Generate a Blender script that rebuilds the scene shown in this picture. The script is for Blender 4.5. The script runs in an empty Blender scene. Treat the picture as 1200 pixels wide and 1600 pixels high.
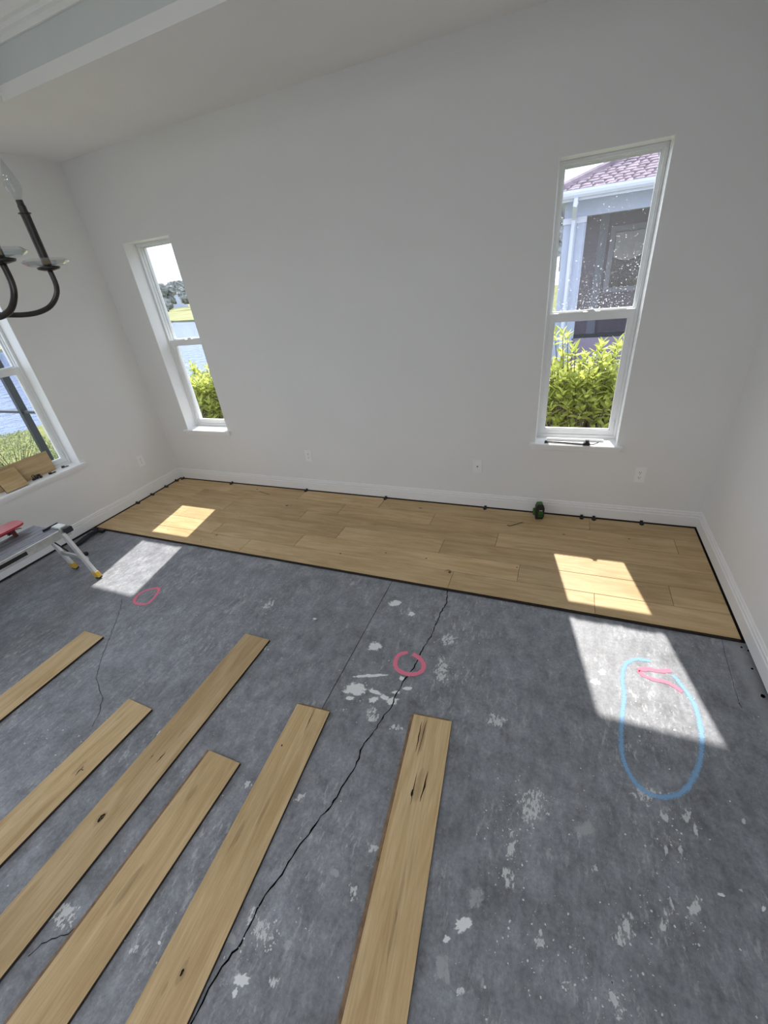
import bpy, math, random
import numpy as np
from mathutils import Vector, Matrix, noise as mnoise

random.seed(7)
scene = bpy.context.scene
COL = scene.collection

# ------------------------------------------------------------------ camera
CAM = np.array([3.97157, -3.08491, 1.80412])
ROT = np.array([[0.924123022755036, -0.3680657030885689, -0.10258789901354143],
                [0.36806209942520207, 0.7854036938588149, 0.4976658805259224],
                [-0.10260082738851485, -0.4976632153202067, 0.8612806710569707]])   # right, forward, up
FOC = 643.95
cam_data = bpy.data.cameras.new('camera')
cam = bpy.data.objects.new('camera', cam_data)
COL.objects.link(cam)
cam_data.sensor_fit = 'VERTICAL'
cam_data.sensor_height = 24.0
cam_data.lens = FOC * 24.0 / 1600.0
cam_data.clip_start = 0.02
cam_data.clip_end = 500
M4 = Matrix.Identity(4)
for i in range(3):
    M4[i][0] = ROT[i, 0]; M4[i][1] = ROT[i, 2]; M4[i][2] = -ROT[i, 1]; M4[i][3] = CAM[i]
cam.matrix_world = M4
scene.camera = cam

# ------------------------------------------------------------------ sky, sun, fill lamp, exposure
world = bpy.data.worlds.new('sky')
scene.world = world
world.use_nodes = True
bg = world.node_tree.nodes['Background']
bg.inputs[0].default_value = (0.76, 0.86, 1.0, 1)
bg.inputs[1].default_value = 2.7

SUN_DIR = Vector((0.188, -0.872, -1.0)).normalized()
sun = bpy.data.objects.new('sun', bpy.data.lights.new('sun', 'SUN'))
COL.objects.link(sun)
sun.data.energy = 8.7
sun.data.color = (1.0, 0.945, 0.87)
sun.data.angle = math.radians(0.7)
sun.rotation_euler = SUN_DIR.to_track_quat('-Z', 'Y').to_euler()
sun.location = (3, 8, 9)

# added fill lamp standing in for daylight at the unseen right-hand doors
side_fill = bpy.data.objects.new('side_door_daylight', bpy.data.lights.new('side_door_daylight', 'AREA'))  # added fill lamp standing in for daylight
COL.objects.link(side_fill)
side_fill.data.shape = 'RECTANGLE'
side_fill.data.size = 2.4
side_fill.data.size_y = 1.1
side_fill.data.energy = 30
side_fill.data.color = (0.97, 0.96, 1.0)
side_fill.location = (5.30, -5.3, 0.62)
side_fill.rotation_euler = (math.radians(90), 0, math.radians(90))      # emits towards -x

vs = scene.view_settings
vs.view_transform = 'Standard'
vs.look = 'None'
vs.exposure = -0.05
vs.gamma = 1.0
vs.use_curve_mapping = False
scene.cycles.use_denoising = True
scene.cycles.max_bounces = 10
scene.cycles.diffuse_bounces = 6
scene.cycles.transparent_max_bounces = 16
scene.cycles.sample_clamp_indirect = 6.0
scene.cycles.caustics_reflective = False
scene.cycles.caustics_refractive = False

# ------------------------------------------------------------------ helpers
W = 4.9697          # room width (x), back wall face at y=0, concrete at z=0
H = 2.858           # soffit height
T = 0.015           # plank thickness
B = 0.014           # baseboard thickness
PW = 0.178          # plank width
REAR = -7.0

def px_ray(px, py):
    return ROT @ np.array([(px - 600) / FOC, 1.0, -(py - 800) / FOC])

def fl(px, py, z=0.0):
    d = px_ray(px, py); t = (z - CAM[2]) / d[2]; p = CAM + t * d
    return (float(p[0]), float(p[1]))

class MB:
    def __init__(s): s.v = []; s.f = []; s.m = []
    def add(s, verts, faces, m=0):
        o = len(s.v); s.v += [tuple(p) for p in verts]
        s.f += [tuple(i + o for i in f) for f in faces]; s.m += [m] * len(faces); return s
    def box(s, x0, x1, y0, y1, z0, z1, m=0, mat=None):
        vs_ = [(x, y, z) for z in (z0, z1) for y in (y0, y1) for x in (x0, x1)]
        if mat is not None: vs_ = [tuple(mat @ Vector(p)) for p in vs_]
        return s.add(vs_, [(0, 2, 3, 1), (4, 5, 7, 6), (0, 1, 5, 4), (2, 6, 7, 3), (0, 4, 6, 2), (1, 3, 7, 5)], m)
    def bbox(s, x0, x1, y0, y1, z0, z1, b=0.003, m=0, mat=None):
        """box with chamfered edges"""
        xs = (x0, x0 + b, x1 - b, x1); ys = (y0, y0 + b, y1 - b, y1); zs = (z0, z0 + b, z1 - b, z1)
        idx = {}; vs_ = []; fs = []
        def V(i, j, k):
            if (i, j, k) not in idx: idx[(i, j, k)] = len(vs_); vs_.append((xs[i], ys[j], zs[k]))
            return idx[(i, j, k)]
        for k in (0, 3): fs.append([V(1, 1, k), V(2, 1, k), V(2, 2, k), V(1, 2, k)])
        for j in (0, 3): fs.append([V(1, j, 1), V(2, j, 1), V(2, j, 2), V(1, j, 2)])
        for i in (0, 3): fs.append([V(i, 1, 1), V(i, 2, 1), V(i, 2, 2), V(i, 1, 2)])
        for a, ai in ((0, 1), (3, 2)):
            for c, ci in ((0, 1), (3, 2)):
                fs.append([V(a, 1, ci), V(a, 2, ci), V(ai, 2, c), V(ai, 1, c)])
                fs.append([V(1, a, ci), V(2, a, ci), V(2, ai, c), V(1, ai, c)])
                fs.append([V(a, ci, 1), V(a, ci, 2), V(ai, c, 2), V(ai, c, 1)])
                for d, di in ((0, 1), (3, 2)):
                    fs.append([V(a, ci, di), V(ai, c, di), V(ai, ci, d)])
        cen = Vector(((x0 + x1) / 2, (y0 + y1) / 2, (z0 + z1) / 2)); out = []
        for f in fs:
            p = [Vector(vs_[i]) for i in f]
            n = (p[1] - p[0]).cross(p[2] - p[0])
            out.append(f if n.dot(sum(p, Vector()) / len(p) - cen) > 0 else f[::-1])
        if mat is not None: vs_ = [tuple(mat @ Vector(p)) for p in vs_]
        return s.add(vs_, out, m)
    def prism(s, poly, axis, a0, a1, m=0, mat=None):
        """poly: 2D points; axis 'x','y' or 'z' is the extrusion axis"""
        def P(p, a):
            if axis == 'x': return (a, p[0], p[1])
            if axis == 'y': return (p[0], a, p[1])
            return (p[0], p[1], a)
        n = len(poly); vs_ = [P(p, a0) for p in poly] + [P(p, a1) for p in poly]
        if mat is not None: vs_ = [tuple(mat @ Vector(p)) for p in vs_]
        fs = [tuple(range(n)), tuple(range(2 * n - 1, n - 1, -1))] + [(i, n + i, n + (i + 1) % n, (i + 1) % n) for i in range(n)]
        return s.add(vs_, fs, m)
    def tube(s, pts, r, n=8, m=0, cap=True):
        pts = [Vector(p) for p in pts]; rr = r if isinstance(r, (list, tuple)) else [r] * len(pts)
        rings = []; prev = None
        for i, p in enumerate(pts):
            t = (pts[min(i + 1, len(pts) - 1)] - pts[max(i - 1, 0)]).normalized()
            if prev is None:
                a = t.orthogonal().normalized()
            else:
                a = (prev - t * prev.dot(t)).normalized()
            prev = a; b = t.cross(a)
            rings.append([p + (a * math.cos(2 * math.pi * k / n) + b * math.sin(2 * math.pi * k / n)) * rr[i] for k in range(n)])
        vs_ = [q for ring in rings for q in ring]; fs = []
        for i in range(len(pts) - 1):
            for k in range(n):
                fs.append((i * n + k, i * n + (k + 1) % n, (i + 1) * n + (k + 1) % n, (i + 1) * n + k))
        if cap:
            fs.append(tuple(range(n - 1, -1, -1))); fs.append(tuple(range((len(pts) - 1) * n, len(pts) * n)))
        return s.add(vs_, fs, m)
    def lathe(s, prof, c=(0, 0, 0), n=16, m=0):
        """prof: (radius, z) list, around z at c"""
        vs_ = []; fs = []
        for r, z in prof:
            for k in range(n):
                a = 2 * math.pi * k / n
                vs_.append((c[0] + r * math.cos(a), c[1] + r * math.sin(a), c[2] + z))
        for i in range(len(prof) - 1):
            for k in range(n):
                fs.append((i * n + k, i * n + (k + 1) % n, (i + 1) * n + (k + 1) % n, (i + 1) * n + k))
        fs.append(tuple(range(n - 1, -1, -1))); fs.append(tuple(range((len(prof) - 1) * n, len(prof) * n)))
        return s.add(vs_, fs, m)
    def mesh(s, name, smooth=False, fix=False):
        me = bpy.data.meshes.new(name); me.from_pydata(s.v, [], s.f)
        me.polygons.foreach_set('material_index', s.m)
        if smooth: me.polygons.foreach_set('use_smooth', [True] * len(s.f))
        me.update(); return me
    def build(s, name, mats, parent=None, smooth=False, loc=None, rot=None):
        me = s.mesh(name, smooth)
        for mt in (mats if isinstance(mats, (list, tuple)) else [mats]): me.materials.append(mt)
        return link(name, me, parent, loc, rot)

def link(name, me, parent=None, loc=None, rot=None):
    o = bpy.data.objects.new(name, me); COL.objects.link(o)
    if parent is not None: o.parent = parent
    if loc is not None: o.location = loc
    if rot is not None: o.rotation_euler = rot
    return o

def thing(name, label, cat, loc=(0, 0, 0), rot=(0, 0, 0), group=None):
    o = bpy.data.objects.new(name, None); COL.objects.link(o)
    o.empty_display_size = 0.05
    o.location = loc; o.rotation_euler = rot
    o['label'] = label; o['category'] = cat
    if group: o['group'] = group
    return o

def tag(o, label, cat, group=None):
    o['label'] = label; o['category'] = cat
    if group: o['group'] = group
    return o

def struct(o, label=None, cat=None):
    o['kind'] = 'structure'
    if label: o['label'] = label
    if cat: o['category'] = cat
    return o

def holder(name):
    o = bpy.data.objects.new(name, None); COL.objects.link(o); o.empty_display_size = 0.05
    return o

# ------------------------------------------------------------------ materials
def new_mat(name):
    m = bpy.data.materials.new(name); m.use_nodes = True
    nt = m.node_tree; b = nt.nodes['Principled BSDF']
    return m, nt, b

def N(nt, typ, **kw):
    n = nt.nodes.new(typ)
    for k, v in kw.items():
        if k.startswith('i_'): n.inputs[k[2:].replace('_', ' ')].default_value = v
        else: setattr(n, k, v)
    return n

def ramp(nt, src, p0, c0, p1, c1, interp='LINEAR'):
    r = nt.nodes.new('ShaderNodeValToRGB'); r.color_ramp.interpolation = interp
    e = r.color_ramp.elements
    e[0].position = p0; e[0].color = tuple(c0) + (1,); e[1].position = p1; e[1].color = tuple(c1) + (1,)
    nt.links.new(src, r.inputs[0]); return r

def noise_n(nt, vec, scale, detail=4, rough=0.55, dist=0.0):
    n = nt.nodes.new('ShaderNodeTexNoise'); n.inputs['Scale'].default_value = scale
    n.inputs['Detail'].default_value = detail; n.inputs['Roughness'].default_value = rough
    n.inputs['Distortion'].default_value = dist
    if vec is not None: nt.links.new(vec, n.inputs['Vector'])
    return n

def mixc(nt, fac, a, b, mode='MIX'):
    n = nt.nodes.new('ShaderNodeMix'); n.data_type = 'RGBA'; n.blend_type = mode
    if isinstance(fac, (int, float)): n.inputs[0].default_value = fac
    else: nt.links.new(fac, n.inputs[0])
    for i, x in ((6, a), (7, b)):
        if isinstance(x, (tuple, list)): n.inputs[i].default_value = tuple(x)[:3] + (1,)
        else: nt.links.new(x, n.inputs[i])
    return n.outputs[2]

def math_n(nt, op, a, b=None, clamp=False):
    n = nt.nodes.new('ShaderNodeMath'); n.operation = op; n.use_clamp = clamp
    for i, x in ((0, a), (1, b)):
        if x is None: continue
        if isinstance(x, (int, float)): n.inputs[i].default_value = x
        else: nt.links.new(x, n.inputs[i])
    return n.outputs[0]

def plain(name, col, rough=0.5, metal=0.0, spec=0.5, var=0.06, vscale=12.0, bump=0.0, bscale=150.0):
    m, nt, b = new_mat(name)
    b.inputs['Roughness'].default_value = rough; b.inputs['Metallic'].default_value = metal
    b.inputs['Specular IOR Level'].default_value = spec
    tc = N(nt, 'ShaderNodeTexCoord')
    n = noise_n(nt, tc.outputs['Object'], vscale, 3)
    lo = tuple(max(0, c * (1 - var)) for c in col); hi = tuple(min(1, c * (1 + var)) for c in col)
    r = ramp(nt, n.outputs['Fac'], 0.3, lo, 0.7, hi)
    nt.links.new(r.outputs[0], b.inputs['Base Color'])
    if bump:
        n2 = noise_n(nt, tc.outputs['Object'], bscale, 2)
        bp = N(nt, 'ShaderNodeBump'); bp.inputs['Strength'].default_value = bump; bp.inputs['Distance'].default_value = 0.002
        nt.links.new(n2.outputs['Fac'], bp.inputs['Height']); nt.links.new(bp.outputs[0], b.inputs['Normal'])
    return m

M = {}
M['wall'] = plain('wall_paint', (0.80, 0.80, 0.79), 0.75, spec=0.25, var=0.015, vscale=1.5, bump=0.18, bscale=170)
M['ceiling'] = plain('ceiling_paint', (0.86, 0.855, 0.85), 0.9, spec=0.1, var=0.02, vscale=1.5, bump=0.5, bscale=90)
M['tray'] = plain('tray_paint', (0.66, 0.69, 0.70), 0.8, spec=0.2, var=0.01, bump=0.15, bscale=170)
M['trim'] = plain('trim_paint', (0.86, 0.86, 0.86), 0.38, spec=0.4, var=0.015, vscale=3)
M['vinyl'] = plain('window_vinyl', (0.82, 0.83, 0.83), 0.32, var=0.01)
M['plate'] = plain('white_plastic', (0.88, 0.88, 0.87), 0.35, var=0.01)
M['slot'] = plain('dark_slot', (0.03, 0.03, 0.03), 0.6)
M['black_plastic'] = plain('black_plastic', (0.012, 0.012, 0.013), 0.45)
M['black_rubber'] = plain('black_rubber', (0.015, 0.016, 0.02), 0.6)
M['underlay'] = plain('underlay_foam', (0.008, 0.008, 0.009), 0.8)
M['gap_shade_strip'] = plain('gap_shade_dark', (0.025, 0.02, 0.016), 0.85)  # near-black colour stands in for the shade of the slit
M['plank_edge'] = plain('plank_edge', (0.022, 0.014, 0.010), 0.8, var=0.3, vscale=40)
M['plank_core'] = plain('plank_core', (0.27, 0.17, 0.10), 0.75, var=0.3, vscale=40)
M['knot'] = plain('knot', (0.022, 0.014, 0.010), 0.7, var=0.4, vscale=200)
M['knot_soft'] = plain('knot_soft', (0.20, 0.125, 0.065), 0.6, var=0.25, vscale=120)
M['crack'] = plain('crack', (0.006, 0.006, 0.006), 1.0, spec=0.0)
M['joint'] = plain('saw_joint', (0.03, 0.03, 0.032), 1.0, spec=0.0)
M['alu'] = plain('aluminium', (0.86, 0.86, 0.86), 0.35, metal=0.45, var=0.05, vscale=30)
M['alu_dull'] = plain('dull_aluminium', (0.55, 0.55, 0.53), 0.45, metal=0.6, var=0.15, vscale=25)
M['yellow'] = plain('yellow_plastic', (0.68, 0.44, 0.06), 0.45)
M['red'] = plain('red_paint', (0.48, 0.045, 0.06), 0.4, var=0.1, vscale=8)
M['red_dark'] = plain('red_dark_plastic', (0.10, 0.012, 0.014), 0.5)
M['navy'] = plain('navy_grip', (0.012, 0.016, 0.035), 0.5)
M['green_plastic'] = plain('green_plastic', (0.03, 0.13, 0.02), 0.4)
M['lens'] = plain('lens_glass', (0.03, 0.04, 0.05), 0.08, spec=0.8)
M['label_white'] = plain('white_print', (0.75, 0.75, 0.75), 0.5)
M['bronze'] = plain('dark_bronze', (0.016, 0.021, 0.028), 0.4, var=0.08)
M['gunmetal'] = plain('gunmetal', (0.065, 0.06, 0.055), 0.32, metal=0.85, var=0.15, vscale=60)
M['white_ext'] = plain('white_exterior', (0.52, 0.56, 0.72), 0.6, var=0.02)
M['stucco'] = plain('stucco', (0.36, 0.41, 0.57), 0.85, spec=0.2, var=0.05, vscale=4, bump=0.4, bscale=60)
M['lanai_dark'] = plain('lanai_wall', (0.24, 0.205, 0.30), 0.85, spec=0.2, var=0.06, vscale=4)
M['shingle'] = plain('roof_shingle', (0.24, 0.19, 0.235), 0.9, spec=0.05, var=0.3, vscale=9)
M['far_roof'] = plain('far_roof', (0.35, 0.33, 0.36), 0.9, spec=0.1, var=0.1, vscale=2)
M['bark'] = plain('bark', (0.10, 0.075, 0.055), 0.9, var=0.3, vscale=30)
M['curtain'] = plain('curtain_cloth', (0.88, 0.88, 0.92), 0.8, var=0.05)
M['dark_glass'] = plain('dark_window_glass', (0.02, 0.022, 0.025), 0.05, spec=0.8)
M['mulch'] = plain('mulch', (0.09, 0.075, 0.065), 0.95, var=0.4, vscale=30, bump=0.6, bscale=40)
M['lawn'] = plain('lawn', (0.15, 0.16, 0.06), 0.95, spec=0.1, var=0.3, vscale=3.0, bump=0.5, bscale=60)
M['far_lawn'] = plain('far_lawn', (0.23, 0.235, 0.12), 0.95, spec=0.05, var=0.25, vscale=0.25)
M['tree_far'] = plain('hazed_far_foliage', (0.19, 0.20, 0.20), 0.95, spec=0.05, var=0.5, vscale=1.2)  # foliage greyed and lightened to stand in for distance haze
M['tree_grey'] = plain('far_grey_foliage', (0.25, 0.245, 0.26), 0.95, spec=0.05, var=0.5, vscale=1.2)

def make_oak():
    m, nt, b = new_mat('oak_veneer')
    tc = N(nt, 'ShaderNodeTexCoord'); oi = N(nt, 'ShaderNodeObjectInfo')
    off = math_n(nt, 'MULTIPLY', oi.outputs['Random'], 37.0)
    cmb = N(nt, 'ShaderNodeCombineXYZ')
    for i in range(3): nt.links.new(off, cmb.inputs[i])
    add = N(nt, 'ShaderNodeVectorMath', operation='ADD')
    nt.links.new(tc.outputs['Object'], add.inputs[0]); nt.links.new(cmb.outputs[0], add.inputs[1])
    mp = N(nt, 'ShaderNodeMapping'); mp.inputs['Scale'].default_value = (1.1, 9.0, 9.0)
    nt.links.new(add.outputs[0], mp.inputs[0])
    n1 = noise_n(nt, mp.outputs[0], 1.6, 6, 0.6, 1.2)
    mp2 = N(nt, 'ShaderNodeMapping'); mp2.inputs['Scale'].default_value = (4.0, 110.0, 110.0)
    nt.links.new(add.outputs[0], mp2.inputs[0])
    n2 = noise_n(nt, mp2.outputs[0], 1.5, 4, 0.7)
    n3 = noise_n(nt, add.outputs[0], 2.2, 2, 0.5)
    r1 = ramp(nt, n1.outputs['Fac'], 0.30, (0.51, 0.355, 0.180), 0.66, (0.70, 0.535, 0.325))
    r2 = ramp(nt, n2.outputs['Fac'], 0.34, (0.84, 0.82, 0.79), 0.62, (1.05, 1.05, 1.05))
    c = mixc(nt, 0.8, r1.outputs[0], r2.outputs[0], 'MULTIPLY')
    r3 = ramp(nt, n3.outputs['Fac'], 0.3, (0.88, 0.87, 0.85), 0.7, (1.08, 1.08, 1.07))
    c = mixc(nt, 0.7, c, r3.outputs[0], 'MULTIPLY')
    wn = N(nt, 'ShaderNodeTexWhiteNoise', noise_dimensions='1D')
    nt.links.new(math_n(nt, 'MULTIPLY', oi.outputs['Random'], 91.0), wn.inputs['W'])
    r4 = ramp(nt, wn.outputs['Value'], 0.0, (0.84, 0.82, 0.79), 1.0, (1.08, 1.07, 1.05))
    c = mixc(nt, 1.0, c, r4.outputs[0], 'MULTIPLY')
    nt.links.new(c, b.inputs['Base Color'])
    b.inputs['Roughness'].default_value = 0.5
    b.inputs['Specular IOR Level'].default_value = 0.22
    bp = N(nt, 'ShaderNodeBump'); bp.inputs['Strength'].default_value = 0.12; bp.inputs['Distance'].default_value = 0.001
    nt.links.new(n2.outputs['Fac'], bp.inputs['Height']); nt.links.new(bp.outputs[0], b.inputs['Normal'])
    return m
M['oak'] = make_oak()

def make_concrete():
    m, nt, b = new_mat('concrete_slab')
    tc = N(nt, 'ShaderNodeTexCoord'); P = tc.outputs['Object']
    n1 = noise_n(nt, P, 1.3, 6, 0.6, 0.4)
    n2 = noise_n(nt, P, 9.0, 8, 0.72, 0.3)
    mp = N(nt, 'ShaderNodeMapping'); mp.inputs['Scale'].default_value = (1.0, 0.35, 1.0); mp.inputs['Rotation'].default_value = (0, 0, 0.5)
    nt.links.new(P, mp.inputs[0])
    n3 = noise_n(nt, mp.outputs[0], 26.0, 6, 0.7)
    n8 = noise_n(nt, P, 70.0, 5, 0.75, 0.5)
    c = ramp(nt, n1.outputs['Fac'], 0.3, (0.215, 0.226, 0.250), 0.72, (0.290, 0.303, 0.334)).outputs[0]
    c = mixc(nt, 0.9, c, ramp(nt, n2.outputs['Fac'], 0.30, (0.62, 0.62, 0.62), 0.70, (1.38, 1.38, 1.38)).outputs[0], 'MULTIPLY')
    c = mixc(nt, 0.8, c, ramp(nt, n3.outputs['Fac'], 0.30, (0.72, 0.72, 0.72), 0.7, (1.26, 1.26, 1.26)).outputs[0], 'MULTIPLY')
    c = mixc(nt, 0.8, c, ramp(nt, n8.outputs['Fac'], 0.30, (0.70, 0.70, 0.70), 0.7, (1.28, 1.28, 1.28)).outputs[0], 'MULTIPLY')
    # dusty, whitish scuffed film
    n4 = noise_n(nt, P, 2.6, 5, 0.65, 0.8)
    n5 = noise_n(nt, mp.outputs[0], 46.0, 4, 0.8)
    dust = math_n(nt, 'MULTIPLY', ramp(nt, n4.outputs['Fac'], 0.44, (0, 0, 0), 0.68, (1, 1, 1)).outputs[0],
                  ramp(nt, n5.outputs['Fac'], 0.53, (0, 0, 0), 0.64, (1, 1, 1)).outputs[0])
    c = mixc(nt, math_n(nt, 'MULTIPLY', dust, 0.8), c, (0.60, 0.62, 0.64))
    # fine white grains
    n6 = noise_n(nt, P, 130.0, 2, 0.6)
    n7 = noise_n(nt, P, 5.0, 3, 0.6)
    g = math_n(nt, 'MULTIPLY', ramp(nt, n6.outputs['Fac'], 0.70, (0, 0, 0), 0.74, (1, 1, 1)).outputs[0],
               ramp(nt, n7.outputs['Fac'], 0.46, (0, 0, 0), 0.60, (1, 1, 1)).outputs[0])
    c = mixc(nt, math_n(nt, 'MULTIPLY', g, 0.7), c, (0.66, 0.67, 0.68))
    # cement skim left along the walls where the tack strip was
    sx = N(nt, 'ShaderNodeSeparateXYZ'); nt.links.new(P, sx.inputs[0])
    wob = math_n(nt, 'MULTIPLY', math_n(nt, 'SUBTRACT', n1.outputs['Fac'], 0.5), 0.10)
    xr = math_n(nt, 'ADD', sx.outputs['X'], wob)
    band_r = ramp(nt, math_n(nt, 'SUBTRACT', xr, W - 0.10), 0.0, (0, 0, 0), 0.035, (1, 1, 1)).outputs[0]
    band_l = ramp(nt, math_n(nt, 'SUBTRACT', 0.085, xr), 0.0, (0, 0, 0), 0.03, (1, 1, 1)).outputs[0]
    band = math_n(nt, 'MAXIMUM', band_r, band_l)
    c = mixc(nt, math_n(nt, 'MULTIPLY', band, 0.6), c, (0.36, 0.37, 0.385))
    nt.links.new(c, b.inputs['Base Color'])
    rr = ramp(nt, n2.outputs['Fac'], 0.3, (0.42,) * 3, 0.7, (0.66,) * 3)
    nt.links.new(rr.outputs[0], b.inputs['Roughness'])
    b.inputs['Specular IOR Level'].default_value = 0.45
    bp = N(nt, 'ShaderNodeBump'); bp.inputs['Strength'].default_value = 0.35; bp.inputs['Distance'].default_value = 0.003
    nt.links.new(n2.outputs['Fac'], bp.inputs['Height']); nt.links.new(bp.outputs[0], b.inputs['Normal'])
    return m
M['concrete'] = make_concrete()

def make_mark(name, col, top=0.9, contrast=3.0, nscale=60.0, rough=0.8, streak=1.0, bias=0.0):
    """paint or compound on the slab; vertex attribute 'cover' thins it out towards its rim"""
    m, nt, b = new_mat(name)
    b.inputs['Base Color'].default_value = tuple(col) + (1,); b.inputs['Roughness'].default_value = rough
    b.inputs['Specular IOR Level'].default_value = 0.2
    at = N(nt, 'ShaderNodeAttribute', attribute_name='cover')
    tc = N(nt, 'ShaderNodeTexCoord')
    mp = N(nt, 'ShaderNodeMapping'); mp.inputs['Scale'].default_value = (1, 1 / streak, 1)
    nt.links.new(tc.outputs['Object'], mp.inputs[0])
    n = noise_n(nt, mp.outputs[0], nscale, 5, 0.65)
    a = math_n(nt, 'ADD', at.outputs['Fac'], math_n(nt, 'MULTIPLY', math_n(nt, 'SUBTRACT', n.outputs['Fac'], 0.5 - bias / contrast), contrast))
    r = ramp(nt, a, 0.35, (0, 0, 0), 0.65, (1, 1, 1))
    f = math_n(nt, 'MULTIPLY', r.outputs[0], top)
    tr = N(nt, 'ShaderNodeBsdfTransparent'); mx = N(nt, 'ShaderNodeMixShader')
    nt.links.new(f, mx.inputs[0]); nt.links.new(tr.outputs[0], mx.inputs[1]); nt.links.new(b.outputs[0], mx.inputs[2])
    nt.links.new(mx.outputs[0], nt.nodes['Material Output'].inputs[0])
    return m
M['mark_white'] = make_mark('dried_compound', (0.84, 0.86, 0.88), 0.97, 1.5, 60.0)
M['mark_smear'] = make_mark('compound_smear', (0.80, 0.82, 0.84), 0.78, 3.6, 75.0, streak=2.0, bias=-.34)
M['mark_dust'] = make_mark('compound_dust', (0.74, 0.76, 0.78), 0.40, 3.0, 60.0, bias=-.15)
M['mark_pink'] = make_mark('pink_marking_paint', (0.93, 0.27, 0.38), 0.88, 1.4, 130.0)
M['mark_blue'] = make_mark('blue_chalk_paint', (0.33, 0.58, 0.90), 0.72, 1.0, 160.0)
M['knot_soft'] = make_mark('oak_mineral_streak', (0.20, 0.12, 0.06), 0.17, 2.4, 40.0, rough=.45, streak=0.12)
M['knot'] = make_mark('oak_open_knot', (0.016, 0.010, 0.007), 0.95, 1.2, 90.0, rough=.7, streak=0.2)

def make_glass(name, dirt=0.0, tint=(1, 1, 1)):
    m, nt, b = new_mat(name); nt.nodes.remove(b)
    tr = N(nt, 'ShaderNodeBsdfTransparent'); tr.inputs[0].default_value = tuple(tint) + (1,)
    gl = N(nt, 'ShaderNodeBsdfGlossy'); gl.inputs['Roughness'].default_value = 0.02
    fr = N(nt, 'ShaderNodeFresnel'); fr.inputs[0].default_value = 1.45
    mx = N(nt, 'ShaderNodeMixShader')
    ge = N(nt, 'ShaderNodeNewGeometry')       # reflect on the outer faces only: no internal total reflection in a thin pane
    front = math_n(nt, 'SUBTRACT', 1.0, ge.outputs['Backfacing'])
    nt.links.new(math_n(nt, 'MULTIPLY', fr.outputs[0], front), mx.inputs[0]); nt.links.new(tr.outputs[0], mx.inputs[1]); nt.links.new(gl.outputs[0], mx.inputs[2])
    out = mx.outputs[0]
    if dirt:
        tc = N(nt, 'ShaderNodeTexCoord')
        n1 = noise_n(nt, tc.outputs['Object'], 95.0, 2, 0.7)
        n2 = noise_n(nt, tc.outputs['Object'], 4.0, 2, 0.6)
        sx = N(nt, 'ShaderNodeSeparateXYZ'); nt.links.new(tc.outputs['Object'], sx.inputs[0])
        low = ramp(nt, math_n(nt, 'SUBTRACT', sx.outputs['Z'], 1.44), 0.0, (1, 1, 1), 0.45, (0.25,) * 3)
        s1 = math_n(nt, 'ADD', n1.outputs['Fac'], math_n(nt, 'MULTIPLY', math_n(nt, 'MULTIPLY', n2.outputs['Fac'], low.outputs[0]), 0.16))
        sp = ramp(nt, s1, 0.715, (0, 0, 0), 0.745, (1, 1, 1))
        df = N(nt, 'ShaderNodeBsdfTranslucent'); df.inputs[0].default_value = (0.8, 0.8, 0.82, 1)
        m2 = N(nt, 'ShaderNodeMixShader')
        haze = math_n(nt, 'ADD', math_n(nt, 'MULTIPLY', sp.outputs[0], dirt), 0.02)
        nt.links.new(haze, m2.inputs[0]); nt.links.new(out, m2.inputs[1]); nt.links.new(df.outputs[0], m2.inputs[2])
        out = m2.outputs[0]
    nt.links.new(out, nt.nodes['Material Output'].inputs[0])
    return m
M['glass'] = make_glass('window_glass')
M['glass_dirty'] = make_glass('dusty_window_glass', 0.75)
M['crystal'] = make_glass('crystal_glass', 0, (0.86, 0.9, 0.92))
M['crystal'].node_tree.nodes['Fresnel'].inputs[0].default_value = 3.4
M['bulb'] = make_glass('bulb_glass', 0, (0.9, 0.92, 0.92))
M['bulb'].node_tree.nodes['Fresnel'].inputs[0].default_value = 1.7

def make_screen():
    m, nt, b = new_mat('insect_screen')
    b.inputs['Base Color'].default_value = (0.05, 0.045, 0.05, 1); b.inputs['Roughness'].default_value = 0.8
    tr = N(nt, 'ShaderNodeBsdfTransparent'); mx = N(nt, 'ShaderNodeMixShader'); mx.inputs[0].default_value = 0.38
    nt.links.new(tr.outputs[0], mx.inputs[1]); nt.links.new(b.outputs[0], mx.inputs[2])
    nt.links.new(mx.outputs[0], nt.nodes['Material Output'].inputs[0]); return m
M['screen'] = make_screen()

def make_water():
    m, nt, b = new_mat('lake_water')
    b.inputs['Base Color'].default_value = (0.08, 0.12, 0.24, 1); b.inputs['Roughness'].default_value = 0.12
    tc = N(nt, 'ShaderNodeTexCoord')
    mp = N(nt, 'ShaderNodeMapping'); mp.inputs['Scale'].default_value = (1, 1, 1); mp.inputs['Rotation'].default_value = (0, 0, 0.7)
    nt.links.new(tc.outputs['Object'], mp.inputs[0])
    n = noise_n(nt, mp.outputs[0], 2.2, 4, 0.6)
    bp = N(nt, 'ShaderNodeBump'); bp.inputs['Strength'].default_value = 0.9; bp.inputs['Distance'].default_value = 0.12
    nt.links.new(n.outputs['Fac'], bp.inputs['Height']); nt.links.new(bp.outputs[0], b.inputs['Normal']); return m
M['water'] = make_water()

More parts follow.
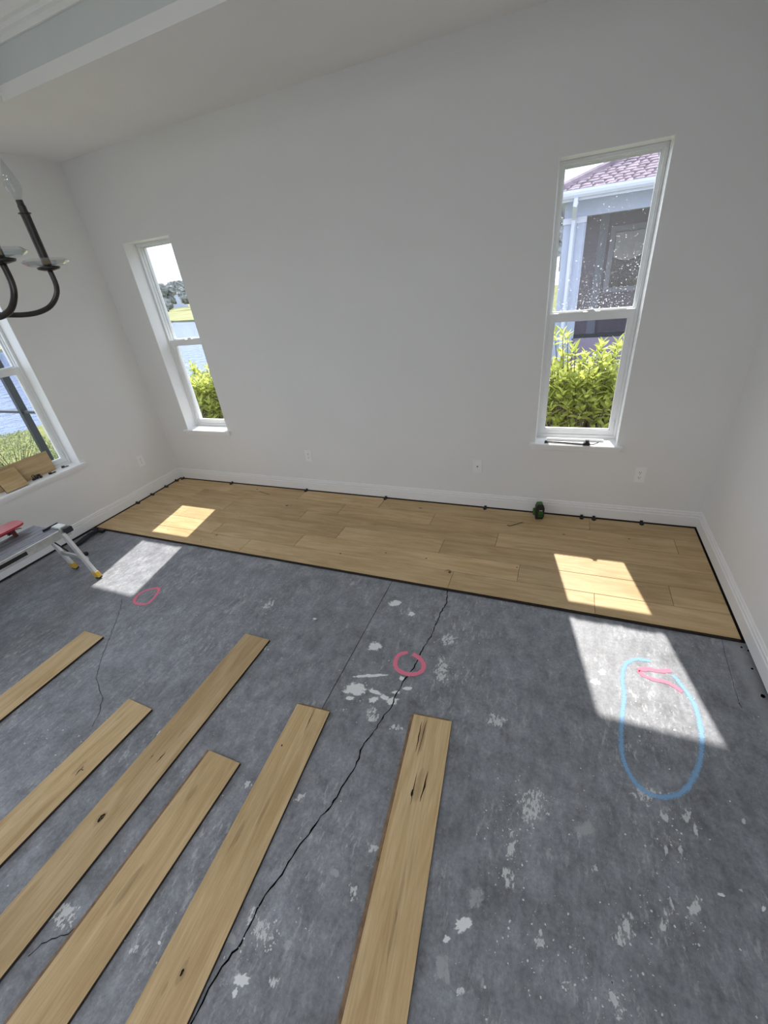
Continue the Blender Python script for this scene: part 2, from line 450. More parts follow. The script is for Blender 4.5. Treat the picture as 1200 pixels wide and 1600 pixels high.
def make_leaf(name, col, trans):
    m, nt, b = new_mat(name)
    tc = N(nt, 'ShaderNodeTexCoord'); ge = N(nt, 'ShaderNodeNewGeometry')
    n = noise_n(nt, ge.outputs['Position'], 7.0, 2)
    r = ramp(nt, n.outputs['Fac'], 0.3, tuple(c * 0.75 for c in col), 0.7, tuple(c * 1.25 for c in col))
    nt.links.new(r.outputs[0], b.inputs['Base Color'])
    b.inputs['Roughness'].default_value = 0.38
    t = N(nt, 'ShaderNodeBsdfTranslucent'); t.inputs[0].default_value = tuple(trans) + (1,)
    mx = N(nt, 'ShaderNodeMixShader'); mx.inputs[0].default_value = 0.5
    nt.links.new(b.outputs[0], mx.inputs[1]); nt.links.new(t.outputs[0], mx.inputs[2])
    nt.links.new(mx.outputs[0], nt.nodes['Material Output'].inputs[0]); return m
M['leaf'] = make_leaf('laurel_leaf', (0.28, 0.33, 0.10), (0.72, 0.77, 0.18))
M['leaf_fine'] = make_leaf('fine_leaf', (0.20, 0.23, 0.13), (0.24, 0.29, 0.12))

# ------------------------------------------------------------------ room shell
WT = 0.24     # wall thickness
Z1 = 3.35     # tray ceiling height
WIN_Z0, WIN_Z1 = 0.608, 2.255

def wall_pieces(mb, u0, u1, z0, z1, holes, put):
    """rectangle with rectangular holes, cut into boxes"""
    us = sorted({u0, u1, *[h[0] for h in holes], *[h[1] for h in holes]})
    for a, b in zip(us[:-1], us[1:]):
        hs = sorted([h for h in holes if h[0] <= a + 1e-6 and h[1] >= b - 1e-6], key=lambda h: h[2])
        z = z0
        for h in hs:
            if h[2] > z: put(mb, a, b, z, h[2])
            z = h[3]
        if z < z1: put(mb, a, b, z, z1)

WIN_L = (0.372, 0.912); WIN_R = (3.827, 4.368)
mb = MB()
wall_pieces(mb, -WT, W + WT, -0.3, 3.5, [(WIN_L[0], WIN_L[1], WIN_Z0 - .02, WIN_Z1), (WIN_R[0], WIN_R[1], WIN_Z0 - .02, WIN_Z1)],
            lambda m_, a, b, c, d: m_.box(a, b, 0, WT, c, d))
struct(mb.build('wall_back', M['wall']))
LW = [(-1.86, -0.938)]
PD = (-4.9, -2.8)
mb = MB()
wall_pieces(mb, REAR - WT, 0, -0.3, 3.5, [(a, b, WIN_Z0 - .02, WIN_Z1) for a, b in LW] + [(PD[0], PD[1], 0.02, 2.36)], lambda m_, a, b, c, d: m_.box(-WT, 0, a, b, c, d))
struct(mb.build('wall_left', M['wall']))
mb = MB()
wall_pieces(mb, REAR - WT, 0, -0.3, 3.5, [(-6.5, -4.1, 0.02, 2.36)], lambda m_, a, b, c, d: m_.box(W, W + WT, a, b, c, d))
struct(mb.build('wall_right', M['wall']))
struct(MB().box(0, W, REAR - WT, REAR, -0.3, 3.5).build('wall_rear', M['wall']))

# glazed doors added unseen behind the camera to let more light in
dr2 = struct(holder('added_door_1'))
mb = MB()
for k in range(2):
    a = -6.5 + 1.2 * k; b = a + 1.2; x0, x1 = W + .10, W + .16
    mb.box(x0, x1, a, a + .06, .02, 2.36); mb.box(x0, x1, b - .06, b, .02, 2.36); mb.box(x0, x1, a + .06, b - .06, .02, .12); mb.box(x0, x1, a + .06, b - .06, 2.28, 2.36)
mb.build('added_door_frame', M['vinyl'], dr2)
for k in range(2):
    a = -6.44 + 1.2 * k
    MB().box(W + .127, W + .133, a, a + 1.08, .12, 2.28).build('pane', M['glass'], dr2)  # pane of the added door

dr3 = struct(holder('added_door_2'))  # second added opening, in the left wall, for more sky light
mb = MB()
for k in range(2):
    a = PD[0] + 1.05 * k; b = a + 1.05; x0, x1 = -.16, -.10
    mb.box(x0, x1, a, a + .06, .02, 2.36); mb.box(x0, x1, b - .06, b, .02, 2.36); mb.box(x0, x1, a + .06, b - .06, .02, .12); mb.box(x0, x1, a + .06, b - .06, 2.28, 2.36)
mb.build('added_door_frame', M['vinyl'], dr3)
for k in range(2):
    a = PD[0] + .06 + 1.05 * k
    MB().box(-.133, -.127, a, a + .93, .12, 2.28).build('pane', M['glass'], dr3)  # pane of the second added door

# ceiling: soffit ring, tray faces, tray top
TX0, TX1, TY0, TY1 = 0.91, W - 0.91, -0.905, -5.2
mb = MB()
mb.box(-WT, W + WT, TY0, WT, H, H + .06); mb.box(-WT, W + WT, REAR - WT, TY1, H, H + .06)
mb.box(-WT, TX0, TY1, TY0, H, H + .06); mb.box(TX1, W + WT, TY1, TY0, H, H + .06)
ceil = struct(mb.build('ceiling', M['ceiling']))
MB().box(TX0 - .1, TX1 + .1, TY1 - .1, TY0 + .1, Z1, Z1 + .08).build('tray_ceiling', M['ceiling'], ceil)
mb = MB()
e = 0.001
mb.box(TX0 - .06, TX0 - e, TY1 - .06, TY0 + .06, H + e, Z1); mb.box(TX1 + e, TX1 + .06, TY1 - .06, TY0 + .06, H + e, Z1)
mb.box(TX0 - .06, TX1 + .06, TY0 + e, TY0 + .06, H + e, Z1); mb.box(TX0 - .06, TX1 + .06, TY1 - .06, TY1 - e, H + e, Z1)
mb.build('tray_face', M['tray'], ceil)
# crown moulding inside the tray: stepped profile (distance from face, z)
CZ = 3.045
prof = [(0, CZ), (.012, CZ), (.016, CZ + .012), (.016, CZ + .022), (.03, CZ + .028), (.034, CZ + .045), (.05, CZ + .05), (.058, CZ + .07),
        (.085, CZ + .12), (.12, CZ + .16), (.13, CZ + .18), (.13, CZ + .195), (.15, CZ + .2), (.15, Z1), (0, Z1)]
mb = MB()
cl = []
for d, z in prof: cl.append([(TX0 + d, TY0 - d, z), (TX1 - d, TY0 - d, z), (TX1 - d, TY1 + d, z), (TX0 + d, TY1 + d, z)])
vs_ = [p for ring in cl for p in ring]; fs = []
for i in range(len(cl) - 1):
    for k in range(4): fs.append((i * 4 + k, i * 4 + (k + 1) % 4, (i + 1) * 4 + (k + 1) % 4, (i + 1) * 4 + k))
mb.add(vs_, fs)
mb.build('crown_moulding', M['trim'], ceil)

# fill downlights added in the tray, unseen above and behind the camera
for x_, y_ in ((1.7, -3.85), (3.3, -3.85), (1.7, -4.65), (3.3, -4.65)):
    can = struct(holder('added_downlight')); can.location = (x_, y_, Z1)
    mb = MB(); n = 24
    ra = [(r_ * math.cos(2 * math.pi * k / n), r_ * math.sin(2 * math.pi * k / n), z_) for r_, z_ in ((.105, -.001), (.105, -.006), (.080, -.006), (.080, -.001)) for k in range(n)]
    mb.add(ra, [(i * n + k, i * n + (k + 1) % n, (i + 1) * n + (k + 1) % n, (i + 1) * n + k) for i in range(3) for k in range(n)]); mb.build('added_downlight_ring', M['trim'], can)
    MB().lathe([(.079, -.004), (.079, -.0005)], n=24).build('lens', M['plate'], can)
    lamp = bpy.data.objects.new('downlight_lamp', bpy.data.lights.new('downlight_lamp', 'AREA')); COL.objects.link(lamp); lamp.parent = can  # fill lamp of the added downlight
    lamp.data.shape = 'DISK'; lamp.data.size = .15; lamp.data.energy = 6.0; lamp.data.color = (1.0, .97, .94); lamp.location = (0, 0, -.008)

# concrete slab
floor = struct(MB().box(-WT, W + WT, REAR - WT, WT, -0.3, 0).build('floor', M['concrete']), 'grey concrete slab floor with cracks and white compound residue')

# dark strip standing in for the shade in the slit under the baseboards
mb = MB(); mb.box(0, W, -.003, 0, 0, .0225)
mb.build('gap_shade_strip', M['gap_shade_strip'], bpy.data.objects['wall_back'])
MB().box(0, .003, PD[1], -.003, 0, .0225).build('gap_shade_strip', M['gap_shade_strip'], bpy.data.objects['wall_left'])
MB().box(W - .003, W, -4.1, -.003, 0, .0225).build('gap_shade_strip', M['gap_shade_strip'], bpy.data.objects['wall_right'])

# baseboards
BP = [(0, .023), (.014, .023), (.014, .095), (.0085, .099), (.0085, .105), (.0120, .107), (.0120, .116), (.0060, .1195), (.0060, .1255), (.0085, .1275), (.0070, .134), (.003, .137), (0, .137)]
struct(MB().prism([(-d, z) for d, z in BP], 'x', 0.0, W).build('baseboard_back', M['trim']))
struct(MB().prism([(d, z) for d, z in BP], 'y', PD[1], -B).build('baseboard_left', M['trim']))
struct(MB().prism([(W - d, z) for d, z in BP], 'y', -4.1, -B).build('baseboard_right', M['trim']))

# ------------------------------------------------------------------ windows (local frame: u along wall, d into the wall, z up)
def ring(mb, u0, u1, z0, z1, wl, wr, wt, wb, d0, d1, put):
    put(mb, u0, u0 + wl, d0, d1, z0, z1); put(mb, u1 - wr, u1, d0, d1, z0, z1)
    put(mb, u0 + wl, u1 - wr, d0, d1, z1 - wt, z1); put(mb, u0 + wl, u1 - wr, d0, d1, z0, z0 + wb)

def window(name, u0, u1, put, glass_up, noses=(0.035, 0.035)):
    root = struct(holder(name))
    z0, z1 = WIN_Z0, WIN_Z1
    a, b = u0 + .004, u1 - .004
    mb = MB(); ring(mb, a, b, z0, z1 - .004, .018, .018, .018, .022, .125, .215, put)
    # track lips
    ring(mb, a + .018, b - .018, z0 + .022, z1 - .022, .006, .006, .006, .004, .150, .160, put)
    mb.build('frame', M['vinyl'], root)
    # upper sash, outer track
    us0, us1 = a + .0185, b - .0185
    mb = MB(); ring(mb, us0, us1, 1.415, z1 - .0225, .0095, .0115, .012, .05, .180, .205, put)
    up = mb.build('upper_sash', M['vinyl'], root)
    mb = MB(); put(mb, us0 + .0095, us1 - .0115, .190, .194, 1.465, z1 - .0345); mb.build('pane', glass_up, up)
    # lower sash, inner track
    mb = MB(); ring(mb, us0, us1, z0 + .0225, 1.458, .029, .029, .048, .036, .134, .172, put)
    # glazing bead
    ring(mb, us0 + .029, us1 - .029, z0 + .0585, 1.410, .005, .005, .005, .006, .142, .166, put)
    lo = mb.build('lower_sash', M['vinyl'], root)
    mb = MB(); put(mb, us0 + .034, us1 - .034, .152, .156, z0 + .0645, 1.405); mb.build('pane', M['glass'], lo)
    c = (u0 + u1) / 2
    mb = MB(); put(mb, c - .022, c + .022, .138, .168, 1.458, 1.464); put(mb, c - .014, c + .014, .143, .163, 1.464, 1.472); put(mb, c - .03, c + .004, .136, .146, 1.464, 1.470)
    mb.build('sash_lock', M['vinyl'], lo)
    mb = MB(); put(mb, us0 + .05, c - .05, .128, .134, 1.452, 1.462); put(mb, c + .05, us1 - .05, .128, .134, 1.452, 1.462); mb.build('lift_rail', M['vinyl'], lo)
    for u in (us0 + .006, us1 - .022):
        mb = MB(); put(mb, u, u + .016, .126, .134, z0 + .07, z0 + .13); mb.build('tilt_latch', M['vinyl'], lo)
    # sill board with ears, apron
    n0, n1 = noses
    mb = MB(); put(mb, u0, u1, 0.0, .24, z0 - .02, z0); put(mb, u0 - n0, u1 + n1, -.034, 0.0, z0 - .02, z0)
    put(mb, u0 - n0 + .002, u1 + n1 - .002, -.038, -.034, z0 - .017, z0 - .003)
    mb.build('sill', M['trim'], root)
    mb = MB(); put(mb, u0 - n0 + .012, u1 + n1 - .012, -.016, 0.0, z0 - .046, z0 - .02); put(mb, u0 - n0 + .015, u1 + n1 - .015, -.010, 0, z0 - .052, z0 - .046)
    mb.build('apron', M['trim'], root)
    # painted return lining of the opening
    mb = MB(); put(mb, u0, u0 + .003, 0, .125, z0, z1); put(mb, u1 - .003, u1, 0, .125, z0, z1); put(mb, u0 + .003, u1 - .003, 0, .125, z1 - .003, z1)
    mb.build('return_lining', M['trim'], root)
    return root

put_back = lambda m_, u0, u1, d0, d1, z0, z1: m_.box(u0, u1, d0, d1, z0, z1)
put_left = lambda m_, u0, u1, d0, d1, z0, z1: m_.box(-d1, -d0, u0, u1, z0, z1)
window('window_1', *WIN_L, put_back, M['glass'])
window('window_2', *WIN_R, put_back, M['glass_dirty'])
window('window_3', *LW[0], put_left, M['glass'])

# ------------------------------------------------------------------ planks
def plank_mesh(L, w, t=T, tongue=False, bev=0.0016):
    """oak plank: x 0..L, y 0..w, top at z=t; side faces dark; optional tongue on the y=w side"""
    mb = MB()
    zb = t - bev
    lo = [(0, 0, 0), (L, 0, 0), (L, w, 0), (0, w, 0)]
    md = [(x, y, zb) for x, y, _ in lo]
    tp = [(bev, bev, t), (L - bev, bev, t), (L - bev, w - bev, t), (bev, w - bev, t)]
    mb.add(lo + md, [(3, 2, 1, 0)] + [(i, (i + 1) % 4, 4 + (i + 1) % 4, 4 + i) for i in range(4)], 1)
    mb.add(md + tp, [(i, (i + 1) % 4, 4 + (i + 1) % 4, 4 + i) for i in range(4)] + [(4, 5, 6, 7)], 0)
    return mb

def knot_on(parent, poly, z, mat='knot', name='knot'):
    """thin sliver (open knot, split or mineral streak) let into a plank; poly in parent space; thins out at its rim"""
    poly = orient(poly); n = len(poly)
    cx_ = sum(p[0] for p in poly) / n; cy_ = sum(p[1] for p in poly) / n
    vs_ = [(cx_, cy_, z)]; cov = [1.1]; fs = []
    rings = ((.55, .95), (.85, .6), (1.05, 0.0)) if name == 'knot' else ((.6, 1.1), (1.0, .7))
    for s_, cv in rings:
        for x, y in poly: vs_.append((cx_ + (x - cx_) * s_, cy_ + (y - cy_) * s_, z)); cov.append(cv)
    for k in range(n): fs.append((0, 1 + k, 1 + (k + 1) % n))
    for r_ in range(len(rings) - 1):
        for k in range(n):
            a = 1 + r_ * n + k; b = 1 + r_ * n + (k + 1) % n; fs.append((a, a + n, b + n, b))
    me = bpy.data.meshes.new(name); me.from_pydata(vs_, [], fs); me.materials.append(M[mat])
    at = me.attributes.new('cover', 'FLOAT', 'POINT'); at.data.foreach_set('value', cov)
    return link(name, me, parent)

def orient(poly):
    A = sum(poly[i][0] * poly[(i + 1) % len(poly)][1] - poly[(i + 1) % len(poly)][0] * poly[i][1] for i in range(len(poly)))
    return poly if A > 0 else poly[::-1]

def ell(cx, cy, rx, ry, n=10, jit=0.25, rnd=random):
    return [(cx + rx * (1 + rnd.uniform(-jit, jit)) * math.cos(2 * math.pi * k / n), cy + ry * (1 + rnd.uniform(-jit, jit)) * math.sin(2 * math.pi * k / n)) for k in range(n)]

wood = struct(holder('floor_planks'), 'installed wide oak plank flooring along the back wall')
X0, X1 = 0.022, W - 0.022
JO = {1: [0.86, 1.713, 2.569, 4.270], 2: [0.535, 2.243, 3.093, 4.795], 3: [1.090, 1.939, 3.640], 4: [0.71, 2.414, 3.265],
      5: [1.281, 2.129, 3.832, 4.685], 6: [1.713, 3.421, 4.278]}
row_planks = []
for r in range(1, 7):
    y1 = -(B + .008 + PW * (r - 1)); y0 = y1 - PW
    xs = [X0] + JO[r] + [X1]
    for a, b in zip(xs[:-1], xs[1:]):
        o = plank_mesh(b - a - .0016, PW - .0016).build('plank', [M['oak'], M['plank_edge']], wood, loc=(a + .0008, y0 + .0008, 0.0004))
        row_planks.append((a, b, y0, y1, o))
MB().box(B - .012, W - B + .012, -1.099, -B + .012, 0.0001, .0004).build('underlayment', M['underlay'], wood)  # black foam, carried on into the edge gaps so they read as shaded
mbk = MB(); mbk.box(X0, X1, -1.098, -1.0905, .0004, .010); mbk.build('groove_lip', M['plank_edge'], wood)
def wood_knot(px, py, rx, ry, mat='knot'):
    x, y = fl(px, py, T)
    for a, b, y0, y1, o in row_planks:
        if a <= x <= b and y0 <= y <= y1:
            knot_on(o, ell(x - o.location.x, y - o.location.y, rx, ry), T + .0002, mat); return
for k in [(448, 790, .02, .009), (657, 794, .014, .007), (603, 864, .007, .005), (666, 872.5, .008, .005), (703, 894, .012, .012), (881, 835, .010, .005),
          (983, 842, .010, .005), (807.7, 886.7, .006, .005), (402, 764.6, .013, .006), (532, 865, .009, .006), (338.5, 836, .010, .006), (314, 844, .007, .005),
          (375, 807, .006, .004), (701, 891, .02, .004)]:
    wood_knot(*k)
for k in [(440, 786, .06, .006), (452, 790, .05, .02), (657, 794, .03, .013), (608, 791, .02, .012), (487.5, 846, .05, .009), (419, 860, .035, .013), (262.5, 828, .02, .010),
          (296, 762, .02, .007), (505, 848, .08, .006), (338, 837, .03, .012), (700, 893, .035, .018), (640, 808, .03, .006), (720, 833, .05, .005), (1000, 917, .03, .01)]:
    wood_knot(*k, mat='knot_soft')
x, y = fl(405, 767.5, T); x2, y2 = fl(421, 773, T)
for a, b, y0, y1, o in row_planks:
    if a <= x <= b and y0 <= y <= y1:
        knot_on(o, orient([(x - o.location.x, y - o.location.y), (x - o.location.x, y - o.location.y - .006), (x2 - o.location.x, y2 - o.location.y - .003), (x2 - o.location.x, y2 - o.location.y + .003)]), T + .0003, name='scratch')

# loose planks lying on the slab: right-hand top corner of the far end, heading angle, splits
def loose(name_lbl, far_right, ang, tongue_side, feats, L=1.71, end_tongue=False):
    """local x runs from the far end towards the camera; y=0 at the right-hand edge"""
    o = plank_mesh(L, PW - .001).build('oak_plank', [M['oak'], M['plank_edge']], None, loc=(far_right[0], far_right[1], 0.0), rot=(0, 0, math.radians(ang)))
    tag(o, name_lbl, 'plank', 'loose oak planks on the slab')
    # right side of travel is -y in local space, so the plank is mirrored by laying it on y 0..-w
    me = o.data
    for v in me.vertices: v.co.y = -v.co.y
    me.flip_normals()
    if tongue_side:
        MB().box(0.0, L, -(PW + .013), -(PW - .0015), .0030, .0085).build('tongue', M['plank_core'], o)
    if end_tongue:
        MB().box(-.010, 0.0005, -(PW - .004), -.012, .0030, .0085).build('tongue', M['plank_core'], o)
    c, s = math.cos(math.radians(-ang)), math.sin(math.radians(-ang))
    def loc(px, py):
        x, y = fl(px, py, T); x -= far_right[0]; y -= far_right[1]
        return (c * x - s * y, s * x + c * y)
    for f in feats:
        kind = f[0]
        if kind in ('k', 's'):
            p = loc(f[1], f[2]); knot_on(o, orient(ell(p[0], p[1], f[3], f[4])), T + .0003, 'knot' if kind == 'k' else 'knot_soft')
        elif kind == 'l':
            p, q = loc(f[1], f[2]), loc(f[3], f[4]); w = f[5]; n = 6
            dx, dy = q[0] - p[0], q[1] - p[1]; Ln = math.hypot(dx, dy); nx, ny = -dy / Ln, dx / Ln
            up = []; dn = []
            for i in range(n + 1):
                t = i / n; hw = w * math.sin(math.pi * min(max(t, .06), .94)) * random.uniform(.7, 1.2); j = random.uniform(-1, 1) * w * .5
                up.append((p[0] + dx * t + nx * (hw + j), p[1] + dy * t + ny * (hw + j))); dn.append((p[0] + dx * t - nx * (hw - j), p[1] + dy * t - ny * (hw - j)))
            knot_on(o, orient(up + dn[::-1]), T + .0004, 'knot' if len(f) < 7 else 'knot_soft', 'split')
    return o

loose('pale oak plank lying nearest the work platform on the slab', (1.457, -2.086), -90.3, False, [])
loose('greyish oak plank with a curved split and a short rounded far end', (2.207, -2.370), -92.3, False,
      [('l', 117, 1212, 131, 1197, .0035), ('l', 127, 1203, 131, 1203, .002), ('s', 190, 1118, .03, .006), ('s', 123, 1200, .04, .012)])
loose('long oak plank with a round black knot reaching farthest towards the wall', (2.530, -1.799), -90.2, False,
      [('k', 158, 1278, .018, .0115), ('s', 157, 1279, .03, .019), ('l', 244, 1192, 259, 1175, .003), ('s', 285, 1143, .03, .006), ('l', 234, 1186, 241, 1178, .0015)])
loose('plain oak plank with a pale tongue showing along its side', (2.831, -2.443), -90.3, True, [('s', 200, 1385, .10, .012), ('s', 300, 1240, .04, .010)])
loose('oak plank with a hairline split running in from its far end', (3.097, -2.100), -86.0, False,
      [('l', 492.5, 1106, 474.6, 1146.6, .0015), ('k', 440.5, 1164.5, .005, .004), ('s', 411, 1268, .06, .007), ('s', 372, 1304, .06, .009), ('k', 285, 1519, .010, .005), ('s', 285, 1518, .03, .012), ('s', 257, 1545, .02, .006)], end_tongue=True)
loose('oak plank with long dark open splits and tongues on end and side', (3.664, -1.970), -84.2, True,
      [('l', 659, 1128, 649.5, 1175, .0028), ('l', 667, 1125, 652, 1181, .0016), ('l', 651, 1208, 641, 1258, .0022), ('k', 644, 1239, .014, .0055), ('l', 669, 1205, 656.5, 1253, .0035),
       ('s', 660, 1150, .09, .012), ('s', 655, 1228, .08, .018), ('s', 625, 1400, .10, .006), ('s', 613, 1460, .08, .006)], end_tongue=True)

# ------------------------------------------------------------------ cracks, joints and marks on the slab
def ribbon_mesh(name, pts, widths, mat, z, lanes=(-1, 1), cover=None, closed=False, parent=floor, jit=0.0):
    """flat ribbon along 2D floor points"""
    n = len(pts); vs_ = []; cov = []; fs = []; k = len(lanes)
    for i, p in enumerate(pts):
        if closed: a, b = pts[(i - 1) % n], pts[(i + 1) % n]
        else: a, b = pts[max(i - 1, 0)], pts[min(i + 1, n - 1)]
        dx, dy = b[0] - a[0], b[1] - a[1]; L = math.hypot(dx, dy) or 1; nx, ny = -dy / L, dx / L
        w = widths[i] if isinstance(widths, list) else widths
        for j, l in enumerate(lanes):
            q = l * w / 2 + (random.uniform(-jit, jit) if jit else 0)
            vs_.append((p[0] + nx * q, p[1] + ny * q, z)); cov.append(cover[j] if cover else 1.0)
    m_ = n if closed else n - 1
    for i in range(m_):
        for j in range(k - 1):
            a, b = i * k + j, ((i + 1) % n) * k + j
            fs.append((a, b, b + 1, a + 1))
    me = bpy.data.meshes.new(name); me.from_pydata(vs_, [], fs); me.materials.append(mat)
    at = me.attributes.new('cover', 'FLOAT', 'POINT'); at.data.foreach_set('value', cov)
    for p in me.polygons:
        if p.normal.z < 0: p.flip()
    return link(name, me, parent)

def densify(pts, step, amp):
    out = []
    for a, b in zip(pts[:-1], pts[1:]):
        L = math.hypot(b[0] - a[0], b[1] - a[1]); n = max(1, int(L / step))
        nx, ny = -(b[1] - a[1]) / L, (b[0] - a[0]) / L
        for i in range(n):
            t = i / n; j = random.uniform(-amp, amp)
            out.append((a[0] + (b[0] - a[0]) * t + nx * j, a[1] + (b[1] - a[1]) * t + ny * j))
    return out + [pts[-1]]

crack_px = [(699, 919), (697.7, 943), (687, 960), (683, 973), (673, 995), (658, 1020), (647, 1043), (632, 1063), (620, 1083), (611, 1107), (600, 1117), (585, 1143), (566, 1167), (556, 1198),
            (538, 1223), (527, 1246), (512, 1265), (497, 1281.5), (482, 1304), (470, 1319), (457, 1340), (440.5, 1366), (421, 1389), (401.5, 1421), (390, 1447), (377, 1473), (356, 1499), (340, 1525), (327, 1545), (317, 1564), (304, 1587), (292, 1612)]
P = densify([fl(*p) for p in crack_px], .016, .0035)
ribbon_mesh('crack', P, [random.uniform(.003, .0075) for _ in P], M['crack'], .0012, jit=.0006)
P = densify([fl(*p) for p in [(191, 934), (189, 949), (178, 979), (157.5, 1031), (150, 1061), (160.5, 1091), (154, 1117.5), (144, 1136)]], .02, .004)
ribbon_mesh('crack', P, [random.uniform(.0012, .003) for _ in P], M['joint'], .0012)
P = densify([fl(*p) for p in [(44, 1494), (65, 1475), (88, 1465), (107, 1458.6), (130, 1440)]], .012, .002)
ribbon_mesh('crack', P, [random.uniform(.002, .004) for _ in P], M['joint'], .0012)
P = densify([fl(613.3, 907.3), fl(505, 1104), fl(440, 1222)], .03, .0008)
ribbon_mesh('control_joint', P, .0032, M['joint'], .0011)
P = densify([fl(1127, 998), fl(1130, 1010), fl(1147, 1074), fl(1154, 1096)], .03, .002)
ribbon_mesh('control_joint', P, .0016, M['joint'], .0011)
ribbon_mesh('nail_hole', [fl(1154, 1098), fl(1159.5, 1107)], [.004, .001], M['crack'], .0012)

def ring_mark(name, px_pts, w, mat, closed, steps=6, cover=(0.0, .85, 1.1, .85, 0.0)):
    """smooth painted stroke through photo points"""
    q = [Vector(fl(*p)) for p in px_pts]; out = []; n = len(q)
    for i in range(n if closed else n - 1):
        if closed: a, b, c, d = q[(i - 1) % n], q[i], q[(i + 1) % n], q[(i + 2) % n]
        else: a, b, c, d = q[max(i - 1, 0)], q[i], q[i + 1], q[min(i + 2, n - 1)]
        for s in range(steps):
            t = s / steps
            out.append(tuple(0.5 * ((2 * b) + (c - a) * t + (2 * a - 5 * b + 4 * c - d) * t * t + (3 * b - a - 3 * c + d) * t ** 3)))
    if not closed: out.append(tuple(q[-1]))
    return ribbon_mesh(name, out, [w * random.uniform(.85, 1.15) for _ in out], mat, .0016, lanes=(-1, -.55, 0, .55, 1), cover=cover, closed=closed)

def zp(pts, ox, oy, s): return [(ox + x / s, oy + y / s) for x, y in pts]
o = ring_mark('paint_ring', zp([(735, 425), (770, 450), (787, 480), (770, 512), (725, 522), (680, 510), (655, 485), (655, 455), (675, 428), (712, 418)], 400, 880, 3), .034, M['mark_pink'], False)
o['label'] = 'pink painted ring round the crack'
o = ring_mark('paint_ring', zp([(560, 262), (575, 240), (610, 220), (655, 211), (660, 226), (628, 266), (600, 278), (568, 274)], 0, 840, 2.667), .030, M['mark_pink'], True)
o['label'] = 'pink painted pointed ring'
ring_mark('paint_stroke', zp([(500, 570), (560, 568), (620, 578), (680, 575)], 850, 880, 3.4286), .034, M['mark_pink'], False)
ring_mark('paint_stroke', zp([(505, 575), (530, 600), (590, 625), (660, 640), (742, 690)], 850, 880, 3.4286), .026, M['mark_pink'], False)
o = ring_mark('paint_ring', zp([(690, 600), (740, 660), (790, 730), (820, 800), (840, 890), (845, 970), (835, 1060), (800, 1150), (750, 1220), (680, 1250), (600, 1250), (530, 1215), (470, 1150),
                               (435, 1080), (420, 1030), (412, 950), (415, 880), (420, 800), (430, 710), (420, 640), (425, 570), (445, 535), (500, 515), (570, 525)], 850, 880, 3.4286), .036, M['mark_blue'], False, cover=(0.0, .50, .85, .50, 0.0))
o['label'] = 'large blue sprayed oval'

def blob(name, px, py, rx, ry, mat, ang=0.0, rim=0.0, seed=0):
    rnd = random.Random(int(px * 7 + py * 13) + seed); n = 22
    vs_ = [fl(px, py) + (0,)]; cov = [1.0]; fs = []
    for ring_i, (s, cv) in enumerate(((.45, .95), (.8, .62), (1.15, rim))):
        for k in range(n):
            a = 2 * math.pi * k / n
            j = 1 + rnd.uniform(-.28, .28)
            dx, dy = rx * s * j * math.cos(a), ry * s * j * math.sin(a)
            ca, sa = math.cos(ang), math.sin(ang)
            vs_.append(fl(px + dx * ca - dy * sa, py + dx * sa + dy * ca) + (0,)); cov.append(cv)
    for k in range(n): fs.append((0, 1 + k, 1 + (k + 1) % n))
    for r_ in range(2):
        for k in range(n):
            a = 1 + r_ * n + k; b = 1 + r_ * n + (k + 1) % n
            fs.append((a, a + n, b + n, b))
    z = .0006 + rnd.uniform(0, .0004)
    me = bpy.data.meshes.new(name); me.from_pydata([(x, y, z) for x, y, _ in vs_], [], fs); me.materials.append(M[mat])
    at = me.attributes.new('cover', 'FLOAT', 'POINT'); at.data.foreach_set('value', cov)
    for p in me.polygons:
        if p.normal.z < 0: p.flip()
    return link(name, me, floor)

for a in [(617, 943, 11, 5, -.1), (643, 959, 6, 4, -.3), (586, 1010, 13, 7, -.1), (577, 1056, 29, 2.6, -.05), (556, 1077, 19, 11, 0), (547, 1091, 8, 3, 0), (585, 1081, 13, 3.6, .3), (584, 1093, 9, 5, -.2),
          (613, 1096, 10, 6, -.3), (603, 1091, 13, 4, .5), (628, 1060, 5, 4, 0), (637, 1076, 8, 3, 0), (618, 1082, 7, 2.5, 0), (723, 1445, 15, 13, -.4), (698, 1468, 7, 5, -.6), (377, 1531, 13, 13, -.7), (367, 1552, 4, 10, .4),
          (1126, 1398, 8, 3, .3), (1193, 1420, 4, 5, 0), (249, 1473, 3, 4, 0), (249, 1147, 3, 7, .5), (492, 967, 3, 1.5, 0), (941, 1050, 7, 5, 0), (930, 1066, 9, 5, .3)]:
    blob('compound_patch', *a[:4], 'mark_white', a[4], rim=.15)
